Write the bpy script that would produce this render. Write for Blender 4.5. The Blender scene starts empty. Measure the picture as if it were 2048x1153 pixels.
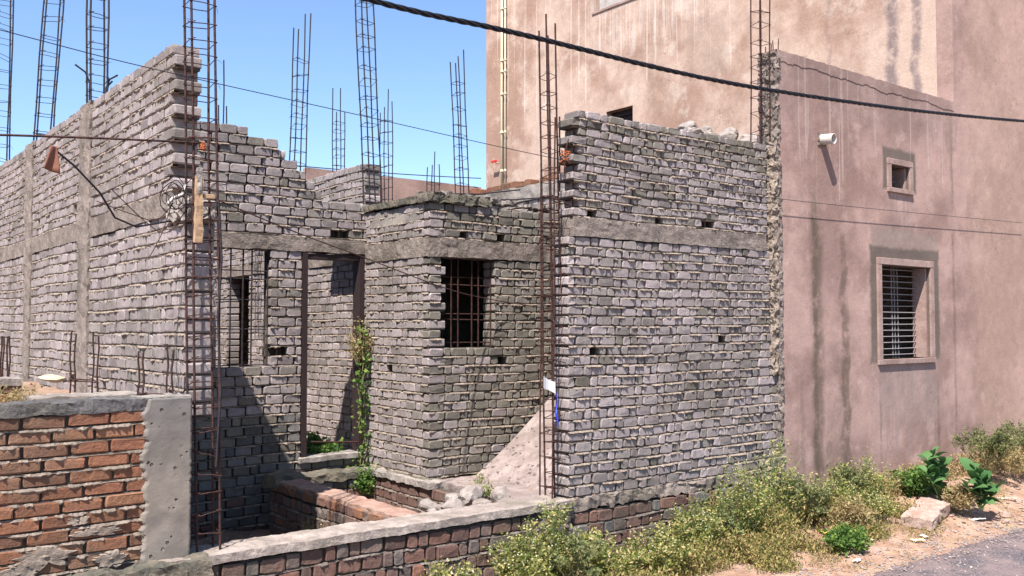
import bpy, math, random
import numpy as np
from mathutils import Vector, Matrix, noise

# ------------------------------------------------------------------ camera, sky, sun
S = bpy.context.scene
C = S.collection
CAM_Z = 2.15
cd = bpy.data.cameras.new('camera')
cam = bpy.data.objects.new('camera', cd)
C.objects.link(cam)
cd.sensor_width = 36
cd.lens = 1871 / 2048 * 36
cd.clip_start = .05
cd.clip_end = 2000
cam.location = (0, 0, CAM_Z)
cam.rotation_euler = (math.radians(90 + 2.265), 0, -math.radians(38.17))
S.camera = cam
S.render.resolution_x = 1024
S.render.resolution_y = 576

SUN = Vector((.53, .35, -1)).normalized()
elev = math.asin(-SUN.z)
w = bpy.data.worlds.new('World')
S.world = w
w.use_nodes = True
nt = w.node_tree
sky = nt.nodes.new('ShaderNodeTexSky')
sky.sky_type = 'NISHITA'
sky.sun_disc = False
sky.sun_elevation = elev
sky.sun_rotation = math.atan2(-SUN.x, -SUN.y)
sky.air_density = .82
sky.dust_density = .5
sky.ozone_density = 4.0
nt.links.new(sky.outputs[0], nt.nodes['Background'].inputs[0])
nt.nodes['Background'].inputs[1].default_value = .102
ld = bpy.data.lights.new('sun', 'SUN')
ld.energy = 5.0
ld.angle = math.radians(.5)
ld.color = (1, .925, .87)
sun = bpy.data.objects.new('sun', ld)
C.objects.link(sun)
sun.rotation_euler = SUN.to_track_quat('-Z', 'Y').to_euler()
S.view_settings.view_transform = 'Standard'
S.view_settings.look = 'None'
S.view_settings.gamma = 1
S.view_settings.use_curve_mapping = False
S.view_settings.exposure = 1.36

R = random.Random(7)
NP = np.random.RandomState(7)
YAW = math.radians(38.17)
FW = np.array([math.sin(YAW), math.cos(YAW)])
RT = np.array([math.cos(YAW), -math.sin(YAW)])
PT = math.radians(2.265)


def photo_size(x, y, z, w, h, nx):
    """rough size in the picture of a w x h face (nx: True if its normal is along X); 0 outside the frame"""
    d = x * FW[0] + y * FW[1]
    if d < .5: return 0
    u = (x * RT[0] + y * RT[1]) / d
    v = (z - CAM_Z) / d - math.tan(PT)
    if abs(u) > .575 or abs(v) > .325: return 0
    k = (RT[0] - u * FW[0]) if not nx else abs(RT[1] - u * FW[1])
    return abs(k) * w * h / d / d


# ------------------------------------------------------------------ materials
class NT:
    def __init__(s, name, rough=.9):
        s.m = bpy.data.materials.new(name)
        s.m.use_nodes = True
        s.t = s.m.node_tree
        s.b = s.t.nodes['Principled BSDF']
        s.b.inputs['Roughness'].default_value = rough
        s.b.inputs['Specular IOR Level'].default_value = .25
        g = s.t.nodes.new('ShaderNodeNewGeometry')
        s.pos = g.outputs['Position']
        s.isl = g.outputs['Random Per Island']
        sp = s.t.nodes.new('ShaderNodeSeparateXYZ')
        s.t.links.new(s.pos, sp.inputs[0])
        s.X, s.Y, s.Z = sp.outputs

    def m2(s, op, a, b=None, c=None):
        n = s.t.nodes.new('ShaderNodeMath')
        n.operation = op
        for i, q in enumerate((a, b, c)):
            if q is None: continue
            if isinstance(q, (int, float)): n.inputs[i].default_value = q
            else: s.t.links.new(q, n.inputs[i])
        return n.outputs[0]

    def add(s, a, b): return s.m2('ADD', a, b)
    def sub(s, a, b): return s.m2('SUBTRACT', a, b)
    def mul(s, a, b): return s.m2('MULTIPLY', a, b)
    def mx(s, a, b): return s.m2('MAXIMUM', a, b)
    def mn(s, a, b): return s.m2('MINIMUM', a, b)

    def step(s, x, a, b, lo=0., hi=1.):
        n = s.t.nodes.new('ShaderNodeMapRange')
        n.interpolation_type = 'SMOOTHSTEP'
        s.t.links.new(x, n.inputs[0])
        n.inputs[1].default_value = a; n.inputs[2].default_value = b
        n.inputs[3].default_value = lo; n.inputs[4].default_value = hi
        return n.outputs[0]

    def noise(s, scale, detail=3, rough=.55, vec=None, sc3=None):
        n = s.t.nodes.new('ShaderNodeTexNoise')
        v = vec or s.pos
        if sc3:
            q = s.t.nodes.new('ShaderNodeVectorMath'); q.operation = 'MULTIPLY'
            s.t.links.new(v, q.inputs[0]); q.inputs[1].default_value = sc3
            v = q.outputs[0]
        s.t.links.new(v, n.inputs['Vector'])
        n.inputs['Scale'].default_value = scale
        n.inputs['Detail'].default_value = detail
        n.inputs['Roughness'].default_value = rough
        return n.outputs[0]

    def objrand(s):
        o = s.t.nodes.new('ShaderNodeObjectInfo')
        return s.m2('FRACT', s.add(o.outputs['Random'], s.isl))

    def ramp(s, x, stops):
        n = s.t.nodes.new('ShaderNodeValToRGB')
        r = n.color_ramp
        while len(r.elements) < len(stops): r.elements.new(.5)
        for e, (p, c) in zip(r.elements, stops):
            e.position = p; e.color = (*c, 1)
        s.t.links.new(x, n.inputs[0])
        return n.outputs[0]

    def mix(s, f, a, b, mode='MIX'):
        n = s.t.nodes.new('ShaderNodeMix')
        n.data_type = 'RGBA'; n.blend_type = mode
        for i, q in ((0, f), (6, a), (7, b)):
            if isinstance(q, (int, float)): n.inputs[i].default_value = q
            elif isinstance(q, tuple): n.inputs[i].default_value = (*q, 1)
            else: s.t.links.new(q, n.inputs[i])
        return n.outputs[2]

    def scale(s, col, f):
        n = s.t.nodes.new('ShaderNodeVectorMath'); n.operation = 'SCALE'
        s.t.links.new(col, n.inputs[0])
        if isinstance(f, (int, float)): n.inputs[3].default_value = f
        else: s.t.links.new(f, n.inputs[3])
        return n.outputs[0]

    def out(s, col, bump=None, dist=.01, strength=1.):
        if isinstance(col, tuple): s.b.inputs['Base Color'].default_value = (*col, 1)
        else: s.t.links.new(col, s.b.inputs['Base Color'])
        if bump is not None:
            n = s.t.nodes.new('ShaderNodeBump')
            n.inputs['Distance'].default_value = dist
            n.inputs['Strength'].default_value = strength
            s.t.links.new(bump, n.inputs['Height'])
            s.t.links.new(n.outputs[0], s.b.inputs['Normal'])
        return s.m


def brick_material(name, stops, moss, moss_amt=.5, dist=.005):
    n = NT(name)
    r = n.objrand()
    c = n.ramp(r, stops)
    c = n.mix(n.mul(n.step(n.noise(1.1, 5, .65), .47, .66), moss_amt), c, moss)
    f = n.mul(n.add(n.mul(n.noise(26, 4, .7), .9), .55), n.add(n.mul(n.m2('FRACT', n.mul(r, 7.31)), .35), .82))
    c = n.scale(c, f)
    # vertical soot runs down the faces
    runs = n.step(n.noise(1, 3, .6, sc3=(34, 34, 3)), .56, .70)
    c = n.mix(n.mul(runs, .30), c, tuple(v * .75 for v in moss))
    b = n.add(n.mul(n.noise(70, 4, .7), .6), n.noise(18, 3))
    return n.out(c, b, dist, 1.)


GREY = brick_material('grey_brick', [(0, (0.168, 0.144, 0.138)), (.25, (0.243, 0.208, 0.204)), (.5, (0.206, 0.18, 0.167)), (.75, (0.268, 0.23, 0.226)), (1, (0.18, 0.162, 0.146))], (0.088, 0.0784, 0.0606), .5)
OLIVE = brick_material('weathered_brick', [(0, (0.113, 0.101, 0.0847)), (.3, (0.158, 0.142, 0.118)), (.6, (0.133, 0.121, 0.098)), (.85, (0.183, 0.162, 0.145)), (1, (0.125, 0.112, 0.0925))], (0.0709, 0.0633, 0.0431), .55)
DARKG = brick_material('mossy_grey_brick', [(0, (0.085, 0.0833, 0.0782)), (.4, (0.119, 0.115, 0.106)), (.8, (0.145, 0.136, 0.128)), (1, (0.0978, 0.0952, 0.0884))], (0.051, 0.0485, 0.0382), .6)
RED = brick_material('red_brick', [(0, (0.138, 0.0587, 0.0348)), (.3, (0.193, 0.0871, 0.0483)), (.6, (0.161, 0.0714, 0.0405)), (.85, (0.221, 0.115, 0.0657)), (1, (0.12, 0.0609, 0.0405))], (0.12, 0.0944, 0.0676), .5, .010)
BROWN = brick_material('old_brown_brick', [(0, (0.0935, 0.0553, 0.0467)), (.3, (0.132, 0.0748, 0.0595)), (.55, (0.102, 0.085, 0.0765)), (.8, (0.162, 0.0808, 0.0578)), (1, (0.119, 0.102, 0.0892))], (0.068, 0.0612, 0.0467), .55, .010)


def plain_rough(name, a, b, sc=6, dist=.01, rough=.95, dark=(.1, .09, .07), dk=.4, bsc=60):
    n = NT(name, rough)
    c = n.mix(n.step(n.noise(sc, 5, .65), .35, .65), a, b)
    c = n.mix(n.mul(n.step(n.noise(1.7, 5, .65), .5, .66), dk), c, dark)
    c = n.scale(c, n.add(n.mul(n.noise(sc * 9, 4, .7), .8), .6))
    bm = n.add(n.noise(bsc, 5, .75), n.mul(n.noise(bsc * .2, 3), 1.5))
    return n.out(c, bm, dist, 1.)


MORTAR = plain_rough('mortar', (0.185, 0.148, 0.118), (0.259, 0.213, 0.169), 9, .010)
MORTAR_DARK = plain_rough('mortar_recess', (0.051, 0.0435, 0.036), (0.075, 0.063, 0.051), 9, .008)
BAND = plain_rough('band_concrete', (0.156, 0.129, 0.111), (0.221, 0.186, 0.159), 5, .016, dark=(0.0783, 0.0675, 0.0506), dk=.65)
CONC = plain_rough('concrete', (0.178, 0.161, 0.143), (0.25, 0.223, 0.19), 3, .008, dark=(0.101, 0.0918, 0.0774), dk=.5, bsc=30)
COPING = plain_rough('coping_concrete', (0.179, 0.162, 0.148), (0.279, 0.248, 0.217), 6, .010, dark=(0.112, 0.0951, 0.0781), dk=.5)
LIGHTC = plain_rough('pale_screed', (0.186, 0.148, 0.136), (0.26, 0.216, 0.2), 7, .008, dark=(0.13, 0.1, 0.0863), dk=.6)
MOSSC = plain_rough('mossy_concrete', (0.0892, 0.0859, 0.0684), (0.173, 0.149, 0.113), 7, .02, dark=(0.0536, 0.0536, 0.0298), dk=.6)
RUBBLE = plain_rough('rubble', (0.19, 0.163, 0.148), (0.265, 0.235, 0.212), 12, .008, dark=(0.122, 0.0952, 0.0759), dk=.4)
SLABR = plain_rough('pink_stone', (0.25, 0.172, 0.135), (0.343, 0.26, 0.218), 9, .01, dark=(0.156, 0.104, 0.078), dk=.3)
EARTH = plain_rough('earth', (0.202, 0.128, 0.0884), (0.287, 0.196, 0.144), 4, .02, dark=(0.134, 0.111, 0.0673), dk=.5, bsc=25)


def pitted(name):
    n = NT(name, .9)
    c = n.mix(n.step(n.noise(3, 5, .6), .35, .65), (.135, .118, .10), (.205, .178, .148))
    c = n.mix(n.step(n.Z, 1.15, 1.7, 0, .55), c, (.11, .11, .11))
    v = n.t.nodes.new('ShaderNodeTexVoronoi'); v.inputs['Scale'].default_value = 20
    n.t.links.new(n.pos, v.inputs['Vector'])
    pit = n.mul(n.step(v.outputs[0], .26, .14), n.step(n.noise(6), .5, .56))
    c = n.mix(n.mul(pit, .8), c, (.06, .055, .05))
    h = n.sub(n.mul(n.noise(14, 4), .5), n.mul(pit, 3.))
    return n.out(c, n.add(h, n.mul(n.noise(110, 3), .25)), .008)


PIT = pitted('cast_column_concrete')


def rust(name, a, b):
    n = NT(name, .75)
    return n.out(n.mix(n.step(n.noise(30, 3), .4, .6), a, b), n.noise(240, 2), .002)


RUST = rust('rusty_steel', (0.0236, 0.0112, 0.00992), (0.0527, 0.0223, 0.0161))
RUSTD = rust('silhouette_dark_steel', (.014, .013, .018), (.030, .022, .024))  # bluish black: silhouette of bars against the sky put into the colour


def flat(name, col, rough=.6, var=.15, sc=20):
    n = NT(name, rough)
    c = n.mix(n.noise(sc, 3), tuple(v * (1 - var) for v in col), tuple(min(1, v * (1 + var)) for v in col))
    return n.out(c, n.noise(sc * 6, 2), .002)


CABLE = flat('black_cable', (.012, .012, .016), .45)
PVC = flat('cream_pvc', (.50, .46, .32), .4)
PVCW = flat('white_pvc', (.42, .385, .345), .4)
PAPER = flat('white_paper', (.5, .49, .49), .8, .06)
CLOTH = flat('brown_cloth', (.17, .075, .05), .95, .4, 9)
ORANGE = flat('orange_twine', (.30, .085, .03), .8)
BLUE = flat('blue_ribbon', (.03, .05, .62), .6)
REDP = flat('red_plastic', (.55, .03, .03), .5)
WOOD = flat('pale_wood', (.30, .20, .12), .8, .35, 14)
FRAME = flat('dark_door_frame', (.022, .013, .013), .7, .4)
GRILL = flat('grey_grill', (.20, .19, .19), .7, .3)
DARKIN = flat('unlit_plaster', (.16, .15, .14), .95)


def leaf_mat(name, stops, trans=.35):
    n = NT(name, .65)
    c = n.ramp(n.objrand(), stops)
    m = n.out(c)
    tr = n.t.nodes.new('ShaderNodeBsdfTranslucent')
    n.t.links.new(c, tr.inputs[0])
    mxs = n.t.nodes.new('ShaderNodeMixShader')
    mxs.inputs[0].default_value = trans
    o = n.t.nodes['Material Output']
    n.t.links.new(n.b.outputs[0], mxs.inputs[1]); n.t.links.new(tr.outputs[0], mxs.inputs[2])
    n.t.links.new(mxs.outputs[0], o.inputs[0])
    return m


WEED = leaf_mat('weed_leaf', [(0, (0.0636, 0.093, 0.022)), (.3, (0.138, 0.167, 0.035)), (.6, (0.265, 0.26, 0.07)), (.85, (0.382, 0.335, 0.13)), (1, (0.488, 0.372, 0.2))])
GREENL = leaf_mat('green_leaf', [(0, (.035, .085, .02)), (.5, (.08, .16, .03)), (1, (.17, .24, .05))])
DRYL = leaf_mat('dry_leaf', [(0, (.22, .15, .07)), (.4, (.33, .24, .12)), (.7, (.26, .23, .09)), (1, (.42, .32, .18))])
CALO = leaf_mat('broad_leaf', [(0, (0.033, 0.093, 0.0275)), (.5, (0.054, 0.13, 0.0385)), (1, (0.084, 0.167, 0.055))], .25)
SHRUBL = leaf_mat('shrub_leaf', [(0, (.06, .085, .035)), (.5, (.14, .17, .06)), (1, (.26, .25, .11))])
STEM = flat('plant_stem', (.17, .15, .07), .8)
STEMG = flat('green_stem', (.14, .22, .07), .8)
FLOWER = flat('pale_flower', (.55, .53, .34), .8)
CORE = leaf_mat('low_herb', [(0, (0.0612, 0.0765, 0.02)), (.3, (0.153, 0.153, 0.04)), (.65, (0.286, 0.243, 0.085)), (1, (0.408, 0.279, 0.14))])


def box_mask(n, A, a0, a1, z0, z1, soft, wob):
    x = n.mn(n.sub(A, a0), n.sub(a1, A) if False else n.m2('SUBTRACT', a1, A))
    z = n.mn(n.sub(n.Z, z0), n.m2('SUBTRACT', z1, n.Z))
    d = n.add(n.mn(x, z), n.mul(n.sub(n.noise(5, 5, .7), .5), wob))
    return n.step(d, -soft, soft)


def streak(n, A, a, half, z0, z1, wob=.10):
    c = n.add(A, n.mul(n.sub(n.noise(1, 4, .6, sc3=(.5, .5, 1.6)), .5), wob * 2))
    d = n.m2('ABSOLUTE', n.sub(c, a))
    m = n.step(d, half, half * .25)
    m = n.mul(m, n.mul(n.step(n.Z, z0, z0 + .4), n.step(n.Z, z1, z1 - .5)))
    return n.mul(m, n.step(n.noise(4, 6, .75), .30, .56))


def plaster_front():
    n = NT('pink_plaster', .95)
    big = n.noise(.75, 6, .62)
    c = n.mix(n.step(big, .40, .60), (0.216, 0.14, 0.117), (0.328, 0.222, 0.189))
    c = n.mix(n.mul(n.step(n.noise(2.6, 6, .7), .52, .7), .55), c, (0.4, 0.292, 0.246))
    c = n.mix(n.mul(n.step(n.noise(1.9, 6, .7, sc3=(1, 1, .6)), .56, .7), .4), c, (0.172, 0.104, 0.0799))
    c = n.mix(n.mul(n.step(n.X, 12.6, 13.4), .40), c, (0.376, 0.264, 0.199))
    # grey fresh cement round the two windows
    g = n.mx(box_mask(n, n.X, 10.38, 12.02, 1.7, 3.12, .03, .14), box_mask(n, n.X, 10.70, 11.48, 3.84, 4.36, .03, .10))
    c = n.mix(n.mul(g, .85), c, (0.0826, 0.0704, 0.0581))
    g2 = n.mul(box_mask(n, n.X, 10.42, 12.0, 3.0, 3.34, .03, .2), n.sub(1, g))
    c = n.mix(n.mul(g2, .65), c, (0.218, 0.172, 0.148))
    # cement wash and scratches under the windows
    fine = n.step(n.noise(1, 4, .7, sc3=(26, 26, 1.1)), .5, .60)
    u = n.mx(box_mask(n, n.X, 10.5, 11.95, .55, 1.72, .1, .25), box_mask(n, n.X, 10.8, 11.4, 3.25, 3.95, .06, .2))
    c = n.mix(n.mul(n.mul(u, fine), .55), c, (0.199, 0.165, 0.153))
    c = n.mix(n.mul(n.mul(box_mask(n, n.X, 10.5, 11.95, 1.0, 1.72, .2, .35), 1.), .45), c, (0.199, 0.159, 0.142))
    # dark runs below the drain pipe
    for a, hw, z1, wb, am in ((9.27, .17, 3.75, .10, .72), (9.24, .07, 3.9, .06, .7), (9.80, .09, 3.5, .20, .72), (9.88, .05, 2.6, .16, .6), (9.70, .30, 2.2, .1, .35), (9.5, .10, 1.4, .1, .3), (8.98, .05, 1.8, .1, .3), (11.95, .05, 1.6, .03, .4), (10.57, .04, 1.6, .03, .35), (12.42, .05, 5.1, .05, .4)):
        c = n.mix(n.mul(streak(n, n.X, a, hw, .2, z1, wb), am), c, (0.0859, 0.0643, 0.0459))
    # lime drips from the parapet
    d = n.noise(1, 2, .5, sc3=(17, 17, .18))
    ln = n.noise(1, 2, .5, sc3=(9, 9, .01))
    low = n.add(n.mul(ln, -3.2), 5.6)
    dm = n.mul(n.step(d, .63, .655), n.step(n.sub(n.Z, low), 0, .15))
    c = n.mix(n.mul(n.mul(dm, n.mul(n.step(n.X, 12.9, 12.2), n.step(n.X, 8.6, 8.9))), .42), c, (0.413, 0.337, 0.292))
    # damp dark zone below the parapet
    c = n.mix(n.mul(n.mul(n.step(n.add(n.Z, n.mul(n.noise(2, 4), .9)), 4.7, 5.5), n.step(n.X, 12.6, 12.4)), .35), c, (0.147, 0.113, 0.101))
    hl = n.m2('ABSOLUTE', n.sub(n.noise(1.4, 5, .62), .5))
    hl = n.mul(n.step(hl, .0045, .0015), n.step(n.noise(.9, 2), .5, .6))
    c = n.mix(n.mul(hl, .5), c, (.10, .07, .055))
    sp = n.step(n.noise(60, 2, .5), .70, .76)
    c = n.mix(n.mul(sp, .45), c, (.12, .085, .07))
    c = n.scale(c, n.mul(n.add(n.mul(n.noise(30, 5, .75), .6), .7), n.add(n.mul(n.noise(5, 6, .7), .5), .75)))
    b = n.add(n.mul(n.noise(45, 5, .7), .5), n.mul(n.noise(3.5, 4), 2.0))
    return n.out(c, b, .006, 1.)


def plaster_side():
    n = NT('pale_plaster', .95)
    big = n.noise(.42, 7, .62)
    c = n.mix(n.step(big, .42, .56), (0.259, 0.169, 0.127), (0.387, 0.29, 0.232))
    c = n.mix(n.mul(n.step(n.noise(1.5, 7, .7), .52, .66), .65), c, (0.446, 0.374, 0.309))
    c = n.mix(n.mul(n.step(n.noise(.9, 6, .7, sc3=(1, 1, .7)), .55, .68), .45), c, (0.217, 0.147, 0.11))
    for a, hw, z1, am in ((7.07, .13, 9.5, .8), (6.72, .10, 9.5, .75), (6.28, .07, 9.5, .7), (8.1, .05, 9.5, .3)):
        c = n.mix(n.mul(streak(n, n.Y, a, hw, 4.9, z1, .14), am), c, (0.122, 0.0952, 0.0978))
    # wash and lime drips below the upper window
    fine = n.step(n.noise(1, 4, .7, sc3=(14, 14, .5)), .48, .6)
    c = n.mix(n.mul(n.mul(box_mask(n, n.Y, 10.3, 13.4, 7.3, 8.9, .2, .9), fine), .6), c, (0.422, 0.38, 0.336))
    d = n.noise(1, 2, .5, sc3=(10, 10, .12))
    ln = n.noise(1, 2, .5, sc3=(6, 6, .01))
    low = n.add(n.mul(ln, -4.2), 9.0)
    dm = n.mul(n.mul(n.step(d, .61, .635), n.step(n.sub(n.Z, low), 0, .15)), n.step(n.Y, 9.6, 10.2))
    c = n.mix(n.mul(dm, .38), c, (0.519, 0.474, 0.42))
    c = n.mix(n.mul(box_mask(n, n.Y, 10.05, 10.95, 6.4, 7.5, .12, .35), .35), c, (0.157, 0.111, 0.0851))
    hl = n.m2('ABSOLUTE', n.sub(n.noise(1.0, 5, .62), .5))
    hl = n.mul(n.step(hl, .0045, .0015), n.step(n.noise(.9, 2), .5, .6))
    c = n.mix(n.mul(hl, .5), c, (.10, .07, .055))
    sp = n.step(n.noise(60, 2, .5), .70, .76)
    c = n.mix(n.mul(sp, .45), c, (.12, .085, .07))
    c = n.scale(c, n.mul(n.add(n.mul(n.noise(22, 5, .75), .6), .7), n.add(n.mul(n.noise(3.5, 6, .72), .6), .70)))
    b = n.add(n.mul(n.noise(40, 5, .7), .5), n.mul(n.noise(2.6, 4), 2.0))
    return n.out(c, b, .007, 1.)


PF = plaster_front()
PS = plaster_side()
TRIM = plain_rough('window_trim_plaster', (0.223, 0.149, 0.125), (0.298, 0.213, 0.186), 5, .004, dk=.2)


# ------------------------------------------------------------------ mesh helpers
def put(o, parent=None):
    C.objects.link(o)
    if parent: o.parent = parent
    return o


def tag(o, label=None, cat=None, group=None, kind=None):
    if label: o['label'] = label
    if cat: o['category'] = cat
    if group: o['group'] = group
    if kind: o['kind'] = kind
    return o


def thing(name, label, cat, loc=(0, 0, 0), rz=0, group=None):
    o = put(bpy.data.objects.new(name, None))
    o.location = loc
    o.rotation_euler = (0, 0, rz)
    return tag(o, label, cat, group)


def mesh_np(name, v, faces_flat, sizes, mat, smooth=False):
    me = bpy.data.meshes.new(name)
    v = np.asarray(v, dtype=np.float32)
    sizes = np.asarray(sizes, dtype=np.int32)
    me.vertices.add(len(v))
    me.vertices.foreach_set('co', v.ravel())
    me.loops.add(len(faces_flat))
    me.loops.foreach_set('vertex_index', np.asarray(faces_flat, dtype=np.int32))
    me.polygons.add(len(sizes))
    me.polygons.foreach_set('loop_start', np.concatenate(([0], np.cumsum(sizes)[:-1])).astype(np.int32))
    me.polygons.foreach_set('use_smooth', np.full(len(sizes), bool(smooth)))
    me.update(calc_edges=True)
    me.materials.append(mat)
    return me


class MB:
    def __init__(s): s.v = []; s.f = []
    def quadbox(s, a, b):
        x0, y0, z0 = a; x1, y1, z1 = b
        k = len(s.v)
        s.v += [(x0, y0, z0), (x1, y0, z0), (x1, y1, z0), (x0, y1, z0), (x0, y0, z1), (x1, y0, z1), (x1, y1, z1), (x0, y1, z1)]
        s.f += [tuple(k + i for i in q) for q in ((0, 3, 2, 1), (4, 5, 6, 7), (0, 1, 5, 4), (1, 2, 6, 5), (2, 3, 7, 6), (3, 0, 4, 7))]
        return s
    def bevbox(s, a, b, e):
        x0, y0, z0 = a; x1, y1, z1 = b
        k = len(s.v)
        for z, i in ((z0, e), (z0 + e, 0), (z1 - e, 0), (z1, e)):
            s.v += [(x0 + i, y0 + i, z), (x1 - i, y0 + i, z), (x1 - i, y1 - i, z), (x0 + i, y1 - i, z)]
        s.f.append((k, k + 3, k + 2, k + 1)); s.f.append((k + 12, k + 13, k + 14, k + 15))
        for r in range(3):
            for i in range(4):
                j = (i + 1) % 4
                s.f.append((k + r * 4 + i, k + r * 4 + j, k + r * 4 + 4 + j, k + r * 4 + 4 + i))
        return s
    def tube(s, pts, r, n=5, caps=True):
        pts = [Vector(p) for p in pts]
        k0 = len(s.v)
        rr = r if isinstance(r, (list, tuple)) else [r] * len(pts)
        up = Vector((0, 0, 1)) if abs((pts[-1] - pts[0]).normalized().z) < .9 else Vector((1, 0, 0))
        for i, p in enumerate(pts):
            t = (pts[min(i + 1, len(pts) - 1)] - pts[max(i - 1, 0)]).normalized()
            a = t.cross(up)
            if a.length < 1e-4: a = t.orthogonal()
            a.normalize(); b = t.cross(a); up = b.cross(t) if False else up
            for j in range(n):
                th = 2 * math.pi * j / n
                s.v.append(tuple(p + (a * math.cos(th) + b * math.sin(th)) * rr[i]))
        for i in range(len(pts) - 1):
            for j in range(n):
                q = (j + 1) % n
                s.f.append((k0 + i * n + j, k0 + i * n + q, k0 + (i + 1) * n + q, k0 + (i + 1) * n + j))
        if caps:
            s.f.append(tuple(k0 + j for j in range(n))[::-1])
            s.f.append(tuple(k0 + (len(pts) - 1) * n + j for j in range(n)))
        return s
    def quad(s, a, b, c, d):
        k = len(s.v)
        s.v += [tuple(a), tuple(b), tuple(c), tuple(d)]; s.f.append((k, k + 1, k + 2, k + 3))
    def mesh(s, name, mat, smooth=False):
        return mesh_np(name, s.v, [i for f in s.f for i in f], [len(f) for f in s.f], mat, smooth)
    def build(s, name, mat, parent=None, smooth=False, loc=None):
        o = put(bpy.data.objects.new(name, s.mesh(name, mat, smooth)), parent)
        if loc: o.location = loc
        return o


def rough_block(a, b, res, amp, seed=0, freq=9, mb=None, fine=None):
    """box whose six faces are subdivided and displaced by position noise"""
    mb = mb or MB()
    a = Vector(a); b = Vector(b)
    off = Vector((seed * 7.3, seed * 3.1, seed * 1.7))
    def P(p):
        d = noise.noise_vector(p * freq + off) * amp + noise.noise_vector(p * freq * 3.3 + off) * amp * .5
        if fine: d += noise.noise_vector(p * freq * 9 + off) * amp * fine
        return tuple(p + d)
    for ax in range(3):
        u, v = (ax + 1) % 3, (ax + 2) % 3
        nu = max(1, min(260, int(round((b[u] - a[u]) / res)))); nv = max(1, min(260, int(round((b[v] - a[v]) / res))))
        for side in (0, 1):
            k = len(mb.v)
            for i in range(nu + 1):
                for j in range(nv + 1):
                    p = Vector((0, 0, 0))
                    p[ax] = b[ax] if side else a[ax]
                    p[u] = a[u] + (b[u] - a[u]) * i / nu
                    p[v] = a[v] + (b[v] - a[v]) * j / nv
                    mb.v.append(P(p))
            for i in range(nu):
                for j in range(nv):
                    q = (k + i * (nv + 1) + j, k + (i + 1) * (nv + 1) + j, k + (i + 1) * (nv + 1) + j + 1, k + i * (nv + 1) + j + 1)
                    mb.f.append(q if side else q[::-1])
    return mb


def rock_mesh(name, r, seed, mat, sub=1):
    rr = random.Random(seed)
    g = (1 + 5 ** .5) / 2
    V = [Vector(p).normalized() for p in ((-1, g, 0), (1, g, 0), (-1, -g, 0), (1, -g, 0), (0, -1, g), (0, 1, g), (0, -1, -g), (0, 1, -g), (g, 0, -1), (g, 0, 1), (-g, 0, -1), (-g, 0, 1))]
    F = [(0, 11, 5), (0, 5, 1), (0, 1, 7), (0, 7, 10), (0, 10, 11), (1, 5, 9), (5, 11, 4), (11, 10, 2), (10, 7, 6), (7, 1, 8), (3, 9, 4), (3, 4, 2), (3, 2, 6), (3, 6, 8), (3, 8, 9), (4, 9, 5), (2, 4, 11), (6, 2, 10), (8, 6, 7), (9, 8, 1)]
    for _ in range(sub):
        mid = {}; F2 = []
        for t in F:
            m = []
            for e in range(3):
                key = tuple(sorted((t[e], t[(e + 1) % 3])))
                if key not in mid:
                    mid[key] = len(V); V.append(((V[key[0]] + V[key[1]]) / 2).normalized())
                m.append(mid[key])
            F2 += [(t[0], m[0], m[2]), (t[1], m[1], m[0]), (t[2], m[2], m[1]), tuple(m)]
        F = F2
    off = Vector((seed * 5.7, seed, 2))
    s = Vector((r[0], r[1], r[2]))
    # squash on a few cutting planes so it reads as broken stone
    cuts = [(Vector((rr.uniform(-1, 1), rr.uniform(-1, 1), rr.uniform(-1, 1))).normalized(), rr.uniform(.55, .8)) for _ in range(7)]
    out = []
    for v in V:
        p = v * (1 + .25 * noise.noise(v * 2 + off))
        for nn, d in cuts:
            q = p.dot(nn)
            if q > d: p -= nn * (q - d)
        p += noise.noise_vector(v * 5 + off) * .05
        out.append((p.x * s.x, p.y * s.y, p.z * s.z))
    return mesh_np(name, out, [i for f in F for i in f], [3] * len(F), mat)


# ------------------------------------------------------------------ brick laying
def brick_template(wd, h, d, seed, cut=.013, e=.006, amp=.003):
    rr = random.Random(seed)
    c = [cut * rr.uniform(.35, 1.3) for _ in range(4)]
    if rr.random() < .22: c[rr.randrange(4)] *= 2.2       # a knocked corner
    o = [(c[0], 0), (wd - c[1], 0), (wd, c[1]), (wd, h - c[2]), (wd - c[2], h), (c[3], h), (0, h - c[3]), (0, c[0])]
    v = []
    cx, cz = wd / 2, h / 2
    for (x, z) in o:
        sx = -1 if x > cx else 1; sz = -1 if z > cz else 1
        v.append((x + sx * e * rr.uniform(.7, 1.6), rr.uniform(-amp, amp), z + sz * e * rr.uniform(.6, 1.4)))
    for (x, z) in o: v.append((x + rr.uniform(-amp, amp), e * rr.uniform(.8, 1.5), z + rr.uniform(-amp, amp)))
    for (x, z) in o: v.append((x, d, z))
    f = [tuple(range(8))]
    for r in range(2):
        for i in range(8):
            j = (i + 1) % 8
            f.append((r * 8 + j, r * 8 + i, r * 8 + 8 + i, r * 8 + 8 + j))
    return np.array(v, dtype=np.float32), [q for t in f for q in t], [len(t) for t in f]


TEMPL = {}
for key, (wd, h, d) in dict(s=(.178, .084, .1), h=(.084, .084, .1), r=(.235, .072, .11), b=(.12, .09, .1)).items():
    TEMPL[key] = [brick_template(wd, h, d, 11 + i * 7 + ord(key), *((.010, .006, .003) if key == 'r' else ())) for i in range(9)]
TSIZE = dict(s=(.178, .084, .1), h=(.084, .084, .1), r=(.235, .072, .11), b=(.12, .09, .1))
TMESH = {}


def brick_mesh(key, i, mat):
    k = (key, i, mat.name)
    if k not in TMESH:
        v, f, s = TEMPL[key][i]
        TMESH[k] = mesh_np('brick', v, f, s, mat)
    return TMESH[k]


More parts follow.
